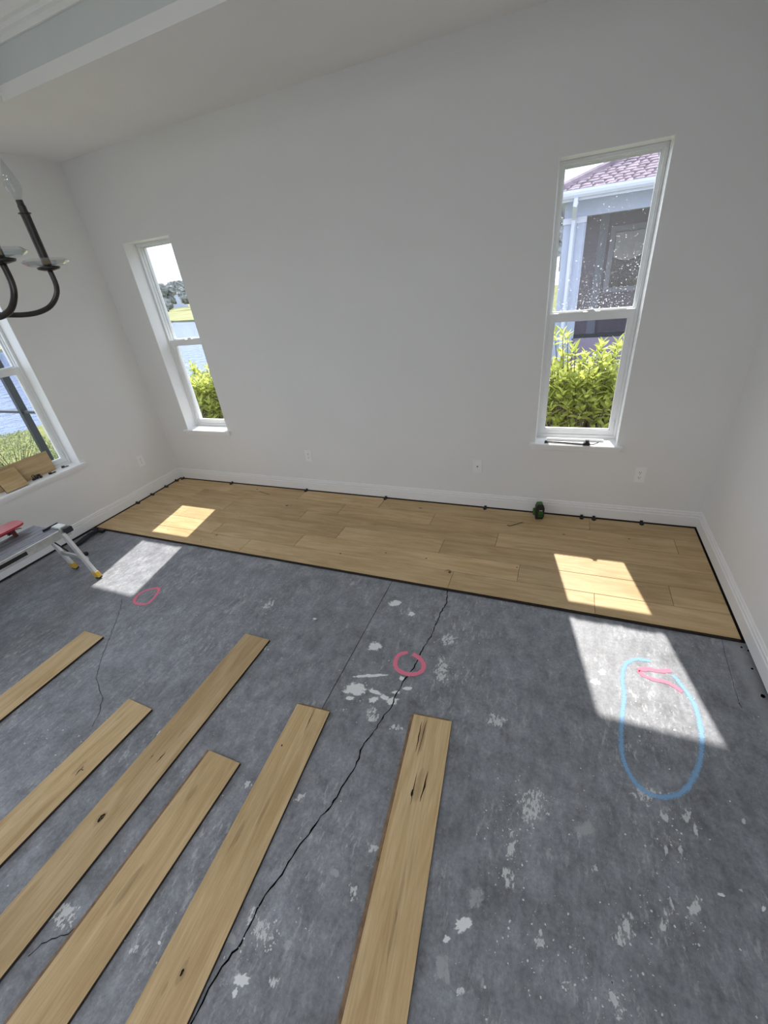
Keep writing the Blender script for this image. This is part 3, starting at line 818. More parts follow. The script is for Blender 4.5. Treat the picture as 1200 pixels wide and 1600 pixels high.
for a in [(582, 1118, 13, 15, 0), (618, 1137, 14, 6, 0), (776, 1126, 20, 13, .3), (799, 1321, 9, 30, .15), (795, 1371, 11, 28, 0), (1038, 1272, 13, 15, 0), (1074, 1277, 10, 18, -.4), (1087, 1299, 5, 15, -.2), (1063, 1330, 6, 13, 0),
          (1042, 1326, 5, 13, 0), (928, 1357, 7, 9, -.5), (975, 1452, 20, 30, .4), (1041, 1430, 11, 36, .25), (1085, 1420, 12, 28, .3), (842, 1470, 9, 20, .2), (957, 1560, 14, 24, -.3), (966, 1587, 9, 13, 0), (721, 1549, 10, 9, 0),
          (885, 1535, 12, 3, 0), (1160, 1391, 6, 4, 0), (856, 1272, 6, 4, 0), (1162, 1283, 5, 6, 0), (411, 1454, 20, 28, .2), (392, 1428, 8, 20, .3), (470, 1246, 15, 9, -.5), (387, 1226, 9, 8, 0), (427, 1535, 11, 15, .3), (210, 1483, 15, 8, -.3),
          (552, 1397, 9, 17, 0), (583, 1327, 11, 10, -.3), (100, 1430, 24, 34, .5), (700, 1000, 18, 12, 0), (690, 1050, 16, 26, 0), (420, 945, 14, 6, -.5), (415, 1010, 8, 8, 0), (1010, 1240, 30, 20, 0), (830, 1260, 26, 40, 0)]:
    blob('compound_smear', *a[:4], 'mark_smear', a[4])
for a in [(430, 878, 17, 8, .1), (743, 1402, 15, 20, .4), (691, 1512, 16, 30, 0), (916, 1297, 19, 17, 0), (362, 1467, 9, 11, 0), (450, 1476, 10, 9, 0), (349, 1535, 8, 9, 0), (523, 1362, 9, 12, -.4), (650, 1150, 30, 14, 0)]:
    blob('compound_dust', *a[:4], 'mark_dust', a[4])
for p in [(1158.5, 1011.5), (1169, 1017), (1175, 1045), (1192, 1088), (60, 876), (41, 889), (16, 903), (134, 848)]:
    x, y = fl(*p); r_ = .009 if p[1] == 1088 else .005
    n = 7; mb = MB(); mb.add([(px_, py_, .0013) for px_, py_ in orient(ell(x, y, r_, r_ * 1.3, n))], [tuple(range(n))]); mb.build('nail_hole', M['crack'], floor)
# loose white grains and flakes, far too many to count
rnd = random.Random(3); mb = MB()
clusters = [(580, 1080, 60, 50), (690, 1020, 60, 60), (800, 1330, 40, 90), (1060, 1320, 70, 80), (1040, 1440, 90, 70), (420, 1460, 50, 60), (960, 1560, 80, 60), (1020, 1100, 70, 90), (830, 1250, 90, 60), (420, 960, 40, 40), (90, 1150, 60, 30), (850, 1480, 90, 60), (260, 960, 90, 60)]
def grain(x, y, s):
    if x < .03 or x > W - .03 or y > -1.11 or y < -3.4: return
    a = rnd.uniform(0, 6.28); n = rnd.choice((3, 4, 5)); st = rnd.uniform(.35, 1)
    pts = []
    for k in range(n):
        t = 2 * math.pi * k / n + rnd.uniform(-.3, .3); u, v_ = s * math.cos(t), s * st * math.sin(t)
        pts.append((x + u * math.cos(a) - v_ * math.sin(a), y + u * math.sin(a) + v_ * math.cos(a), .0014))
    mb.add(pts, [tuple(range(n))])
for _ in range(700): grain(rnd.uniform(.1, W - .05), rnd.uniform(-3.2, -1.12), rnd.choice((.0012, .0015, .002, .0032)))
for cx_, cy_, sx_, sy_ in clusters:
    for _ in range(70):
        q = fl(cx_ + rnd.gauss(0, sx_ / 2), cy_ + rnd.gauss(0, sy_ / 2)); grain(q[0], q[1], rnd.choice((.0012, .0016, .0022, .004)))
o = mb.build('compound_grains', M['label_white'], floor); o['kind'] = 'stuff'

# ------------------------------------------------------------------ spacers in the expansion gap
def spacer(x, y, rz, label):
    o = thing('spacer', label, 'spacer', (x, y, T + .0005), (0, 0, rz), 'black spacers round the new planks')
    MB().bbox(-.014, .014, -.030, .000, 0, .011, .002).build('tab', M['black_plastic'], o)
    MB().bbox(-.010, .010, .0005, .0065, -.013, .020, .001).build('wedge', M['black_plastic'], o)
    MB().box(-.004, .004, -.036, -.030, 0, .006).build('lug', M['black_plastic'], o)
BG = 'black plastic spacer wedged at the back baseboard'
for x, lb in [(0.773, BG + ' below the narrow lake window'), (1.718, BG + ' below the left outlet'), (2.572, BG + ' mid wall'), (3.478, BG + ' below the coax plate'),
              (4.215, BG + ', one of a close pair'), (4.300, BG + ', one of a close pair'), (4.618, BG + ' nearest the right wall')]:
    spacer(x, -.0215, 0, lb)
LG = 'black plastic spacer wedged between plank ends and left baseboard'
spacer(0.065, -.0215, 0, 'black plastic spacer tucked into the corner below the lake window')
for y in (-.095, -.245, -.436, -.623):
    spacer(.0215, y, math.pi / 2, LG)

# ------------------------------------------------------------------ wall plates
def wall_plate(name, label, cat, loc, rz, kind, group=None):
    """local: plate faces -y"""
    o = thing(name, label, cat, loc, (0, 0, rz), group)
    mb = MB(); mb.prism([(-.036, -.058), (.036, -.058), (.036, .058), (-.036, .058)], 'y', -.0035, 0); mb.v = [(x * (.94 if y < -.001 else 1), y, z * (.96 if y < -.001 else 1)) for x, y, z in mb.v]
    mb.build('cover_plate', M['plate'], o)
    if kind == 'duplex':
        for s in (-1, 1):
            zc = s * .0195
            poly = [(.0165 * math.cos(a), zc + .0145 * math.sin(a)) for a in [2 * math.pi * k / 20 for k in range(20)]]
            poly = [(max(-.0165, min(.0165, x * 1.05)), max(zc - .0125, min(zc + .0125, z))) for x, z in poly]
            r_ = MB().prism(poly, 'y', -.0055, -.0033).build('receptacle', M['plate'], o)
            mb = MB(); mb.box(-.0075, -.0050, -.0060, -.0053, zc - .001, zc + .0075); mb.box(.0050, .0072, -.0060, -.0053, zc, zc + .0065)
            mb.prism([(.0028 * math.cos(k * .785), zc - .0065 + .0028 * math.sin(k * .785)) for k in range(8)], 'y', -.0060, -.0053)
            mb.build('slots', M['slot'], r_)
        MB().prism([(.003 * math.cos(k * .785), .003 * math.sin(k * .785)) for k in range(8)], 'y', -.0045, -.0033).build('screw', M['alu_dull'], o)
    else:
        mb = MB(); mb.prism([(.0055 * math.cos(k * 1.047), .0055 * math.sin(k * 1.047)) for k in range(6)], 'y', -.006, -.0033); mb.prism([(.004 * math.cos(k * .523), .004 * math.sin(k * .523)) for k in range(12)], 'y', -.012, -.006)
        mb.build('coax_jack', M['gunmetal'], o)
        for s in (-1, 1):
            MB().prism([(.003 * math.cos(k * .785), s * .042 + .003 * math.sin(k * .785)) for k in range(8)], 'y', -.0045, -.0033).build('screw', M['plate'], o)
wall_plate('wall_outlet', 'white duplex outlet on the back wall between the windows, nearer the lake window', 'outlet', (1.808, 0, .386), 0, 'duplex', 'wall outlets')
wall_plate('coax_plate', 'white coax plate with a single centre jack on back wall', 'wall plate', (3.405, 0, .384), 0, 'coax')
wall_plate('wall_outlet', 'white duplex outlet below right of the hedge window', 'outlet', (4.543, 0, .394), 0, 'duplex', 'wall outlets')
wall_plate('wall_outlet', 'white duplex outlet on the left wall beside the corner', 'outlet', (0, -.383, .388), math.pi / 2, 'duplex', 'wall outlets')

# ------------------------------------------------------------------ laser level
t = thing('laser_level', 'small black and green laser level standing on planks by back wall', 'laser level', (3.905, -.093, T + .0004), (0, 0, math.radians(12)))
mb = MB(); mb.prism([(-.028, .012), (.030, .012), (.034, .03), (.034, .10), (.022, .128), (-.018, .128), (-.028, .10)], 'y', -.028, .028); mb.build('body', M['black_plastic'], t)
MB().bbox(-.026, .028, -.026, .026, 0, .012, .003).build('base', M['black_rubber'], t)
MB().prism([(-.014, .1285), (.018, .1285), (.023, .1165), (.025, .118), (.019, .134), (-.015, .134), (-.02, .128)], 'y', -.022, .022).build('top_housing', M['green_plastic'], t)
MB().bbox(-.010, .026, -.031, -.0278, .022, .068, .001).build('control_panel', M['green_plastic'], t)
for k in range(3): MB().bbox(-.006 + k * .010, .001 + k * .010, -.0325, -.031, .036, .046, .0006).build('button', M['black_rubber'], t)
MB().box(-.004, .020, -.0286, -.0278, .076, .082).build('label_strip', M['label_white'], t)
MB().bbox(-.046, -.0282, -.014, .014, .030, .085, .004).build('lens_housing', M['green_plastic'], t)
MB().box(-.0468, -.0458, -.009, .009, .045, .072).build('lens', M['lens'], t)

# hex key
x, y = fl(797, 822, T); x2, y2 = fl(817, 816.5, T); x3, y3 = fl(792.5, 821, T)
z = T + .0030
o = MB().tube([(x3, y3, z), (x, y, z), (x + (x2 - x) * .06, y + (y2 - y) * .06, z), (x2, y2, z)], .0024, 6).build('hex_key', M['black_plastic'])
tag(o, 'small black L-shaped hex key lying on planks near the laser level', 'hex key')

# ------------------------------------------------------------------ things on the right window sill
SZ = WIN_Z0 + .0005
t = thing('trigger_clamp', 'black bar clamp lying along the hedge window sill', 'clamp', (3.90, -.004, SZ))
mb = MB(); mb.tube([(.0, .012, .006), (.10, .004, .006), (.27, -.012, .006)], .0048, 6); mb.build('bar', M['black_plastic'], t)
MB().tube([(.0, .012, .005), (-.004, -.006, .005), (.06, -.012, .005), (.25, -.018, .005)], .003, 6).build('cord', M['black_rubber'], t)
mb = MB(); mb.prism([(.250, 0), (.292, 0), (.296, .012), (.284, .024), (.288, .036), (.262, .038), (.266, .022), (.252, .014)], 'y', -.026, .0)
mb.build('head', M['black_plastic'], t)
MB().tube([(.29, -.014, .005), (.315, -.016, .006), (.35, .012, .012)], .0035, 6).build('handle', M['black_rubber'], t)
MB().bbox(-.006, .008, -.008, .018, 0, .012, .001).build('jaw', M['black_plastic'], t)
tag(MB().bbox(3.905, 4.285, .052, .070, SZ, SZ + .016, .002).build('trim_strip', M['vinyl']), 'white plastic strip lying behind the clamp on the sill', 'strip')

# ------------------------------------------------------------------ things on the left window sill
def offcut(label, p, L, hgt, lean, y1):
    """board standing on its long edge, leaning towards the pane; local x along -y world"""
    o = plank_mesh(L, hgt, .0145).build('plank_offcut', [M['oak'], M['plank_edge']])
    # local: x along length, y up the board, z outwards (veneer side faces the room)
    Xa = Vector((0, -1, 0)); Ya = Vector((-math.sin(lean), 0, math.cos(lean))); Za = Xa.cross(Ya)
    if Za.x < 0: Xa = -Xa; Za = Xa.cross(Ya)
    m_ = Matrix.Identity(4)
    org = Vector((p, y1 if Xa.y < 0 else y1 - L, SZ + .0145 * math.sin(lean) * 0))
    for i in range(3): m_[i][0] = Xa[i]; m_[i][1] = Ya[i]; m_[i][2] = Za[i]; m_[i][3] = org[i]
    o.matrix_world = m_
    tag(o, label, 'board', 'offcuts on the sill')
    return o
offcut('long oak plank offcut standing against the left window pane', -.114, .58, .174, math.radians(3), -1.093)
offcut('short oak plank offcut leaning on the longer offcut on left sill', -.012, .165, .168, math.radians(27), -1.380)
def clip(loc, rz, label, n):
    o = thing('spacer_clip', label, 'clip', (loc[0], loc[1], SZ), (0, 0, rz), 'black clips on the left sill')
    MB().bbox(-.012, .012, -.009, .009, 0, .016, .002).build('block', M['black_plastic'], o)
    MB().bbox(.0125, .042, -.004, .004, .002, .009, .001).build('tail', M['black_plastic'], o)
    if n > 1: MB().tube([(.014, .006, .004), (.03, .012, .006), (.042, .006, .006), (.036, -.004, .010)], .003, 6).build('loop', M['black_plastic'], o)
clip((-.066, -1.052), .9, 'black clip with a straight tail alone on the left sill', 1)
clip((-.035, -1.185), 1.3, 'black clip with an open loop on the left sill', 2)
t = thing('spacer_pile', 'small heap of tangled black spacers against the long offcut', 'spacers', (-.055, -1.275, SZ), (0, 0, 1.45))
for k, (dx, dy, dz, r_) in enumerate([(-.03, 0, 0, .3), (-.005, .008, 0, -.5), (.02, -.004, 0, .9), (-.015, .002, .0165, 1.2), (.012, .004, .0165, -.2)]):
    m_ = Matrix.Translation((dx, dy, dz)) @ Matrix.Rotation(r_, 4, 'Z')
    MB().bbox(-.013, .013, -.008, .008, 0, .016, .002, mat=m_).build('spacer_block', M['black_plastic'], t)
MB().tube([(-.03, .006, .016), (-.034, .008, .036), (-.022, .008, .042), (-.016, .006, .034)], .003, 6).build('loop', M['black_plastic'], t)

# ------------------------------------------------------------------ work platform
PZ = 0.455; PX0, PX1, PYF, PYN = 0.425, 0.725, -1.680, -2.90
def deckmat():
    m, nt, b = new_mat('scuffed_deck')
    tc = N(nt, 'ShaderNodeTexCoord'); mp = N(nt, 'ShaderNodeMapping'); mp.inputs['Scale'].default_value = (26, 2.2, 1)
    nt.links.new(tc.outputs['Object'], mp.inputs[0])
    n = noise_n(nt, mp.outputs[0], 3.0, 6, 0.7); n2 = noise_n(nt, tc.outputs['Object'], 20, 5, .7)
    c = ramp(nt, n.outputs['Fac'], .3, (.12, .115, .135), .72, (.36, .35, .39)).outputs[0]
    c = mixc(nt, .5, c, ramp(nt, n2.outputs['Fac'], .35, (.6, .6, .6), .7, (1.2, 1.2, 1.2)).outputs[0], 'MULTIPLY')
    nt.links.new(c, b.inputs['Base Color']); b.inputs['Roughness'].default_value = .55; b.inputs['Metallic'].default_value = .25
    return m
DECK = deckmat()
t = thing('work_platform', 'folding aluminium work platform with yellow feet by the left wall', 'work platform', (0, 0, 0))
MB().bbox(PX0, PX1, PYN, PYF, PZ - .018, PZ, .002).build('deck', DECK, t)
for k in range(5):
    x = PX0 + .04 + k * .055
    MB().box(x, x + .004, PYN + .01, PYF - .01, PZ, PZ + .0012).build('deck_rib', DECK, t)
for xa, xb in ((PX0 - .012, PX0 - .0005), (PX1 + .0005, PX1 + .014)):
    r_ = MB().bbox(xa, xb, PYN, PYF, PZ - .062, PZ - .002, .002).build('side_rail', M['alu_dull'], t)
    if xa > .6: MB().box(xb, xb + .0012, PYN + .15, PYF - .24, PZ - .044, PZ - .018).build('warning_strip', M['black_plastic'], r_)
def leg(top, foot):
    """flattened box tube from the hinge to the foot"""
    a, b = Vector(top), Vector(foot); d = (b - a).normalized(); L = (b - a).length
    side = Vector((1, 0, 0)); side = (side - d * side.dot(d)).normalized(); nrm = d.cross(side)
    m_ = Matrix.Identity(4)
    for i in range(3): m_[i][0] = side[i]; m_[i][1] = nrm[i]; m_[i][2] = d[i]; m_[i][3] = a[i]
    l_ = MB().bbox(-.026, .026, -.011, .011, 0, L - .032, .003, mat=m_).build('leg', M['alu'], t)
    MB().bbox(-.0285, .0285, -.0145, .0145, L - .062, L - .010, .003, mat=m_).build('foot_sleeve', M['yellow'], l_)
    MB().bbox(-.0285, .0285, -.0145, .0145, L - .0098, L, .002, mat=m_).build('rubber_foot', M['black_rubber'], l_)
ft = fl(117, 889); ft2 = fl(154, 904)
for (x, f) in ((PX0 + .02, ft), (PX1 + .012, ft2)):
    leg((x + (0.03 if x < .6 else 0), PYF + .005, PZ - .03), (f[0], f[1] + .01, .0045))
for x in (PX0 + .02, PX1 - .02): leg((x, PYN + .03, PZ - .03), (x + (-.04 if x < .6 else .04), PYN - .09, .0045))
zf = .17
MB().bbox(ft[0] + .012, ft2[0] - .012, -1.650, -1.632, zf, zf + .03, .002).build('cross_brace', M['alu_dull'], t)
MB().tube([(PX0 + .06, PYF - .02, PZ - .07), (PX0 + .10, PYF + .02, .30), (PX1 - .12, -1.645, .22)], .006, 6).build('lock_strut', M['gunmetal'], t)
for x0, x1 in ((PX1 - .090, PX1 + .012),):
    h = MB().bbox(x0, x1, PYF + .0005, PYF + .062, PZ - .070, PZ + .012, .006).build('hinge_bracket', M['alu_dull'], t)
    MB().bbox(x0 + .030, x1 - .016, PYF + .0625, PYF + .068, PZ - .058, PZ - .016, .002).build('latch', M['black_plastic'], h)
    MB().bbox(x0 - .0135, x0 - .0005, PYF - .050, PYF + .060, PZ + .0016, PZ + .016, .003).build('hinge_guard', M['navy'], h)
MB().bbox(PX1 + .0145, PX1 + .045, PYF + .012, PYF + .070, PZ - .040, PZ + .002, .006).build('release_knob', M['black_rubber'], t)

# red bench tool on the platform
t = thing('kneeling_bench', 'low red slab with short legs standing on the work platform', 'bench', (.435, -1.74, PZ + .0016))
n = 10; poly = []
RW, RL, RR = .070, .62, .05
cx0 = 0.0
for k in range(n + 1):
    a = math.pi * .5 * k / n; poly.append((cx0 + RW - RR + RR * math.cos(a), -RR + RR * math.sin(a)))
for k in range(n + 1):
    a = math.pi * .5 + math.pi * .5 * k / n; poly.append((cx0 - RW + RR + RR * math.cos(a), -RR + RR * math.sin(a)))
poly += [(cx0 - RW, -RL), (cx0 + RW, -RL)]
mb = MB(); mb.prism(poly, 'z', .062, .076); mb.build('seat_board', M['red'], t)
for y in (-.085, -RL + .06):
    mb = MB(); mb.prism([(-.052, 0), (-.030, 0), (-.018, .040), (.018, .040), (.030, 0), (.052, 0), (.046, .0618), (-.046, .0618)], 'y', y - .010, y + .010); mb.build('leg', M['red_dark'], t)
MB().box(-.045, .045, -RL + .072, -.097, .045, .0615).build('rail', M['red_dark'], t)
MB().tube([(.03, -.072, .044), (.045, -.045, .044), (.060, -.040, .044)], .003, 6).build('hook', M['red_dark'], t)

# black mallet-like tool on the slab by the wall
t = thing('pull_bar_tool', 'black handled hand tool lying on the slab against the left baseboard', 'tool', (0, 0, 0))
a = fl(118, 858); b_ = fl(152, 831)
mb = MB(); mb.tube([(.155, -1.395, .020), (.150, -1.34, .022), (.135, -1.27, .026), (.125, -1.22, .024), (.128, -1.15, .022)], [.014, .019, .021, .017, .014], 10); mb.build('handle', M['black_rubber'], t, smooth=True)
MB().bbox(.112, .142, -1.24, -1.17, .034, .046, .003).build('grip_panel', M['navy'], t)
MB().bbox(.075, .112, -1.165, -1.13, .0005, .046, .006).build('hook_end', M['black_plastic'], t)
MB().bbox(.113, .185, -1.148, -1.113, .0005, .034, .008).build('head', M['black_plastic'], t)
x, y = fl(133, 868)
t = thing('hand_clamp', 'stubby black and grey clamp end on the slab beside platform legs', 'clamp', (x, y, .0005), (0, 0, .5))
MB().bbox(-.012, .028, -.016, .016, 0, .030, .006).build('body', M['black_rubber'], t)
MB().bbox(-.045, -.0125, -.012, .012, 0, .020, .003).build('jaw', M['gunmetal'], t)
MB().bbox(-.030, -.022, -.0125, .0125, .0205, .026, .001).build('band', M['label_white'], t)

# ------------------------------------------------------------------ chandelier
CC = Vector((2.75, -2.58, 0)); CR = .262; BZ = 1.897
t = thing('chandelier', 'dark metal chandelier with candle arms, clear bulbs and crystal dishes', 'chandelier', (CC.x, CC.y, BZ - .10))
oz = BZ - .10
def L(p): return (p[0], p[1], p[2] - oz)
mb = MB(); mb.lathe([(.004, 1.74 - oz), (.016, 1.75 - oz), (.02, 1.77 - oz), (.012, 1.79 - oz), (.035, 1.81 - oz), (.038, 1.84 - oz), (.014, 1.87 - oz), (.010, 2.05 - oz), (.024, 2.08 - oz), (.024, 2.10 - oz), (.009, 2.13 - oz), (.008, 2.35 - oz)], n=16)
mb.build('stem', M['gunmetal'], t, smooth=True)
MB().tube([(0, 0, 2.35 - oz), (0, 0, Z1 - .03 - oz)], .006, 8).build('hanging_rod', M['gunmetal'], t)
MB().lathe([(.065, Z1 - .03 - oz), (.065, Z1 - .012 - oz), (.05, Z1 - .0005 - oz)], n=20).build('canopy', M['gunmetal'], t)
for k in range(6):
    a = math.radians(72 + 60 * k); ca, sa = math.cos(a), math.sin(a)
    def Q(r_, z_): return (r_ * ca, r_ * sa, z_ - oz)
    pts = [(.03, 1.825), (.06, 1.824), (.10, 1.818), (.14, 1.812), (.175, 1.808), (.205, 1.810), (.232, 1.820), (.253, 1.840), (CR, 1.862), (CR, BZ - .004)]
    sm = []
    for i in range(len(pts) - 1):
        q0, q1, q2, q3 = [Vector(pts[max(0, min(len(pts) - 1, j))]) for j in (i - 1, i, i + 1, i + 2)]
        for u in (0, .25, .5, .75): sm.append(tuple(.5 * (2 * q1 + (q2 - q0) * u + (2 * q0 - 5 * q1 + 4 * q2 - q3) * u * u + (3 * q1 - q0 - 3 * q2 + q3) * u ** 3)))
    sm.append(pts[-1])
    arm = MB().tube([Q(*p) for p in sm], .0056, 10).build('arm', M['gunmetal'], t, smooth=True)
    px_, py_, _ = Q(CR, 0)
    MB().lathe([(.010, -.006), (.022, -.003), (.024, .001), (.012, .004)], (px_, py_, BZ - oz), 14).build('drip_cup', M['gunmetal'], arm, smooth=True)
    # faceted crystal dish
    mb = MB(); n = 16
    for (r0, z0_), (r1, z1_) in zip([(.013, .004), (.036, .0045), (.046, .012)], [(.036, .0045), (.046, .012), (.040, .017)]):
        vs_ = [((r_ * (1 + (.05 if q % 2 else -.02))) * math.cos(2 * math.pi * q / n) + px_, (r_ * (1 + (.05 if q % 2 else -.02))) * math.sin(2 * math.pi * q / n) + py_, BZ - oz + z_) for r_, z_ in ((r0, z0_), (r1, z1_)) for q in range(n)]
        mb.add(vs_, [(q, (q + 1) % n, n + (q + 1) % n, n + q) for q in range(n)])
    mb.build('crystal_dish', M['crystal'], arm)
    MB().lathe([(.0090, .004), (.0090, .105), (.0078, .108), (.0078, .118), (.0068, .120), (.0068, .128)], (px_, py_, BZ - oz), 14).build('candle_sleeve', M['gunmetal'], arm, smooth=False)
    MB().lathe([(.0093, .0), (.0093, .003), (.0125, .0035), (.0125, .005), (.0093, .0055)], (px_, py_, BZ - oz + .100), 14).build('collar', M['gunmetal'], arm)
    bl = MB().lathe([(.0065, .0), (.0090, .006), (.0145, .018), (.0155, .027), (.0125, .040), (.0075, .054), (.0028, .066), (.0006, .071)], (px_, py_, BZ - oz + .128), 14).build('bulb', M['bulb'], arm, smooth=True)
    MB().tube([(px_ - .003, py_, BZ - oz + .130), (px_ - .004, py_, BZ - oz + .148), (px_, py_, BZ - oz + .164), (px_ + .004, py_, BZ - oz + .148), (px_ + .003, py_, BZ - oz + .130)], .0006, 5).build('filament', M['alu_dull'], bl)

# ------------------------------------------------------------------ outdoors: ground, lake, far shore
GZ = -0.22
mb = MB(); mb.box(-6.2, 60, WT + .001, 34, GZ - .4, GZ); mb.box(-6.2, -WT - .001, -14, WT + .001, GZ - .4, GZ); mb.box(-WT - .001, W + WT + 20, -20, REAR - WT - .001, GZ - .4, GZ)
struct(mb.build('lawn_ground', M['lawn']), 'grass around the house', 'lawn')
struct(MB().box(-.7, 5.8, WT + .001, 1.75, GZ + .0005, GZ + .03).build('planting_bed', M['mulch']), 'dark mulch bed along the house wall', 'planting bed')
struct(MB().box(-170, 0, -90, 120, -1.2, -.62).build('lake', M['water']), 'pale blue lake behind the house', 'lake')
mb = MB(); far = [(-170, -60), (-46, -25), (-43, 10), (-40.5, 38.2), (-34.5, 35.9), (-15, 33), (-15, 150), (-170, 150)]
mb.prism(far, 'z', -1.3, -.45); struct(mb.build('far_bank', M['far_lawn']), 'yellow-green grass bank across the lake', 'bank')

def far_tree(x, y, h, w, mat, label, seed):
    rnd = random.Random(seed)
    o = thing('tree', label, 'tree', (x, y, -.45), group='trees across the lake')
    MB().tube([(0, 0, -.05), (0, 0, h * .5)], [w * .06, w * .04], 7).build('trunk', M['bark'], o)
    mb = MB()
    for k in range(13):
        c = Vector((rnd.uniform(-.5, .5) * w, rnd.uniform(-.4, .4) * w, h * rnd.uniform(.28, .86))); r_ = w * rnd.uniform(.20, .34)
        nu, nv = 10, 7; vs_ = []
        for i in range(nv + 1):
            for j in range(nu):
                th = math.pi * i / nv; ph = 2 * math.pi * j / nu
                d = Vector((math.sin(th) * math.cos(ph), math.sin(th) * math.sin(ph), math.cos(th)))
                q = c + d * r_ * (1 + .45 * mnoise.noise((c + d * 2.0) * 1.3 + Vector((seed, 0, 0)))); q.z = min(q.z, h); vs_.append(q)
        fs = [(i * nu + j, (i + 1) * nu + j, (i + 1) * nu + (j + 1) % nu, i * nu + (j + 1) % nu) for i in range(nv) for j in range(nu)]
        mb.add(vs_, fs)
    mb.build('crown', M[mat], o)
rnd = random.Random(21)
tl = ['dense grey-green tree on the far lake bank', 'pale bare-looking tree on the far lake bank']
SIDE = ['beside the white lake house', 'standing among the far roofs', 'on the open bank']
for k in range(26):
    ang = math.radians(118 + k * 1.75); R_ = 128 if k % 2 else 152
    kind = 0 if rnd.random() < .6 else 1
    far_tree(CAM[0] + R_ * math.cos(ang), CAM[1] + R_ * math.sin(ang), rnd.uniform(5.4, 6.9), rnd.uniform(4.0, 4.5), ('tree_far', 'tree_grey')[kind], tl[kind], 100 + k)
for k, (ang, R_, h, w) in enumerate([(153.5, 60, 8.0, 4.4), (157.2, 76, 8.6, 4.4), (149.5, 84, 8.0, 4.6), (161.2, 58, 7.8, 4.2)]):
    a = math.radians(ang); far_tree(CAM[0] + R_ * math.cos(a), CAM[1] + R_ * math.sin(a), h, w, 'tree_far', 'big round tree on the lake bank beyond the screen posts', 300 + k)
for k in range(5):
    far_tree(-9 + k * 5.5, 62 + k * 4.0, 8.5, 3.9, 'tree_far', 'distant tree beside the neighbouring porch column', 400 + k)

def far_house(ang, R_, w, d, h, label):
    a = math.radians(ang); o = thing('lake_house', label, 'house', (CAM[0] + R_ * math.cos(a), CAM[1] + R_ * math.sin(a), -.449), (0, 0, a + math.pi / 2), 'houses across the lake')
    MB().box(-w / 2, w / 2, -d / 2, d / 2, 0, h).build('wall', M['white_ext'], o)
    mb = MB(); e = .4; rz = h + w * .10
    mb.add([(-w / 2 - e, -d / 2 - e, h), (w / 2 + e, -d / 2 - e, h), (w / 2 + e, d / 2 + e, h), (-w / 2 - e, d / 2 + e, h), (-w / 2 + d / 2, 0, rz), (w / 2 - d / 2, 0, rz)], [(3, 2, 1, 0), (0, 1, 5, 4), (1, 2, 5), (2, 3, 4, 5), (3, 0, 4)])
    mb.build('roof', M['far_roof'], o)
    n = max(2, int(w / 1.8))
    for s in (-1, 1):
        for k in range(n):
            x = -w / 2 + (k + .5) * w / n; y = s * d / 2
            wi = MB().box(x - .42, x + .42, min(y, y + s * .04), max(y, y + s * .04), h * .25, h * .75).build('window', M['white_ext'], o)
            MB().box(x - .34, x + .34, min(y + s * .041, y + s * .06), max(y + s * .041, y + s * .06), h * .3, h * .70).build('pane', M['dark_glass'], wi)
far_house(139.2, 116, 5, 3.6, 2.3, 'white house with grey roof among trees across the lake')
far_house(136.2, 140, 6, 4.5, 3.4, 'farther pale house half hidden by trees across the lake')
far_house(130, 112, 9, 6, 2.6, 'low pale house beside the tree line across the lake')
for ang_, R_, h_, w_, lb_ in [(134.6, 104, 4.6, 3.2, 'dark rounded tree in front of the far lake houses'), (132.2, 100, 5.0, 3.4, 'tall dark tree at the end of the far lake houses'),
                              (137.2, 110, 1.5, 1.6, 'low bush in front of the far lake houses'), (145.5, 92, 4.2, 2.0, 'dark tree standing apart from the far lake houses')]:
    a_ = math.radians(ang_); far_tree(CAM[0] + R_ * math.cos(a_), CAM[1] + R_ * math.sin(a_), h_, w_, 'tree_far', lb_, int(ang_ * 10))

# ------------------------------------------------------------------ neighbour's house with screened porch
NY = 5.0; NX0 = 3.735; NX1 = 14.0; EX = 3.60; EY = 4.62
t = thing('neighbour_house', 'pale neighbouring house with shingle roof and screened porch', 'house', (0, 0, GZ))
def nb(name, mat, *bx, parent=None):
    x0, x1, y0, y1, z0, z1 = bx
    return MB().box(x0, x1, y0, y1, z0 - GZ, z1 - GZ).build(name, M[mat], parent or t)
nb('column', 'stucco', NX0 + .01, 4.035, NY, NY + .30, GZ, 2.20)
cap = nb('capital', 'white_ext', NX0 - .005, 4.055, NY - .02, NY + .32, 2.16, 2.235)
nb('beam', 'stucco', NX0 + .01, NX1, NY, NY + .30, 2.2355, 2.47)
nb('beam', 'stucco', NX0 + .01, NX0 + .30, NY + .3005, 9.4, 2.2355, 2.47)
nb('soffit', 'white_ext', EX + .03, NX1, EY + .03, NY + 4.6, 2.4705, 2.49)
nb('fascia', 'white_ext', EX, NX1, EY, EY + .028, 2.41, 2.525)
nb('fascia', 'white_ext', EX, EX + .028, EY + .029, 9.6, 2.41, 2.525)
g = MB(); g.prism([(EY - .001, 2.44 - GZ), (EY - .06, 2.44 - GZ), (EY - .085, 2.47 - GZ), (EY - .095, 2.50 - GZ), (EY - .095, 2.53 - GZ), (EY - .001, 2.53 - GZ)], 'x', EX - .09, NX1); g.build('gutter', M['white_ext'], t)
mb = MB(); xd = 3.885
mb.tube([(xd, EY - .05, 2.438 - GZ), (xd, EY - .05, 2.36 - GZ), (xd, NY - .06, 2.22 - GZ), (xd, NY - .055, 2.10 - GZ), (xd, NY - .055, GZ - GZ + .02)], .036, 4); mb.build('downspout', M['white_ext'], t)
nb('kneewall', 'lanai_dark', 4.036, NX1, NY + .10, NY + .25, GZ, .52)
nb('porch_floor', 'lanai_dark', NX0 + .3, NX1, NY + .26, 7.4, GZ, -.05)
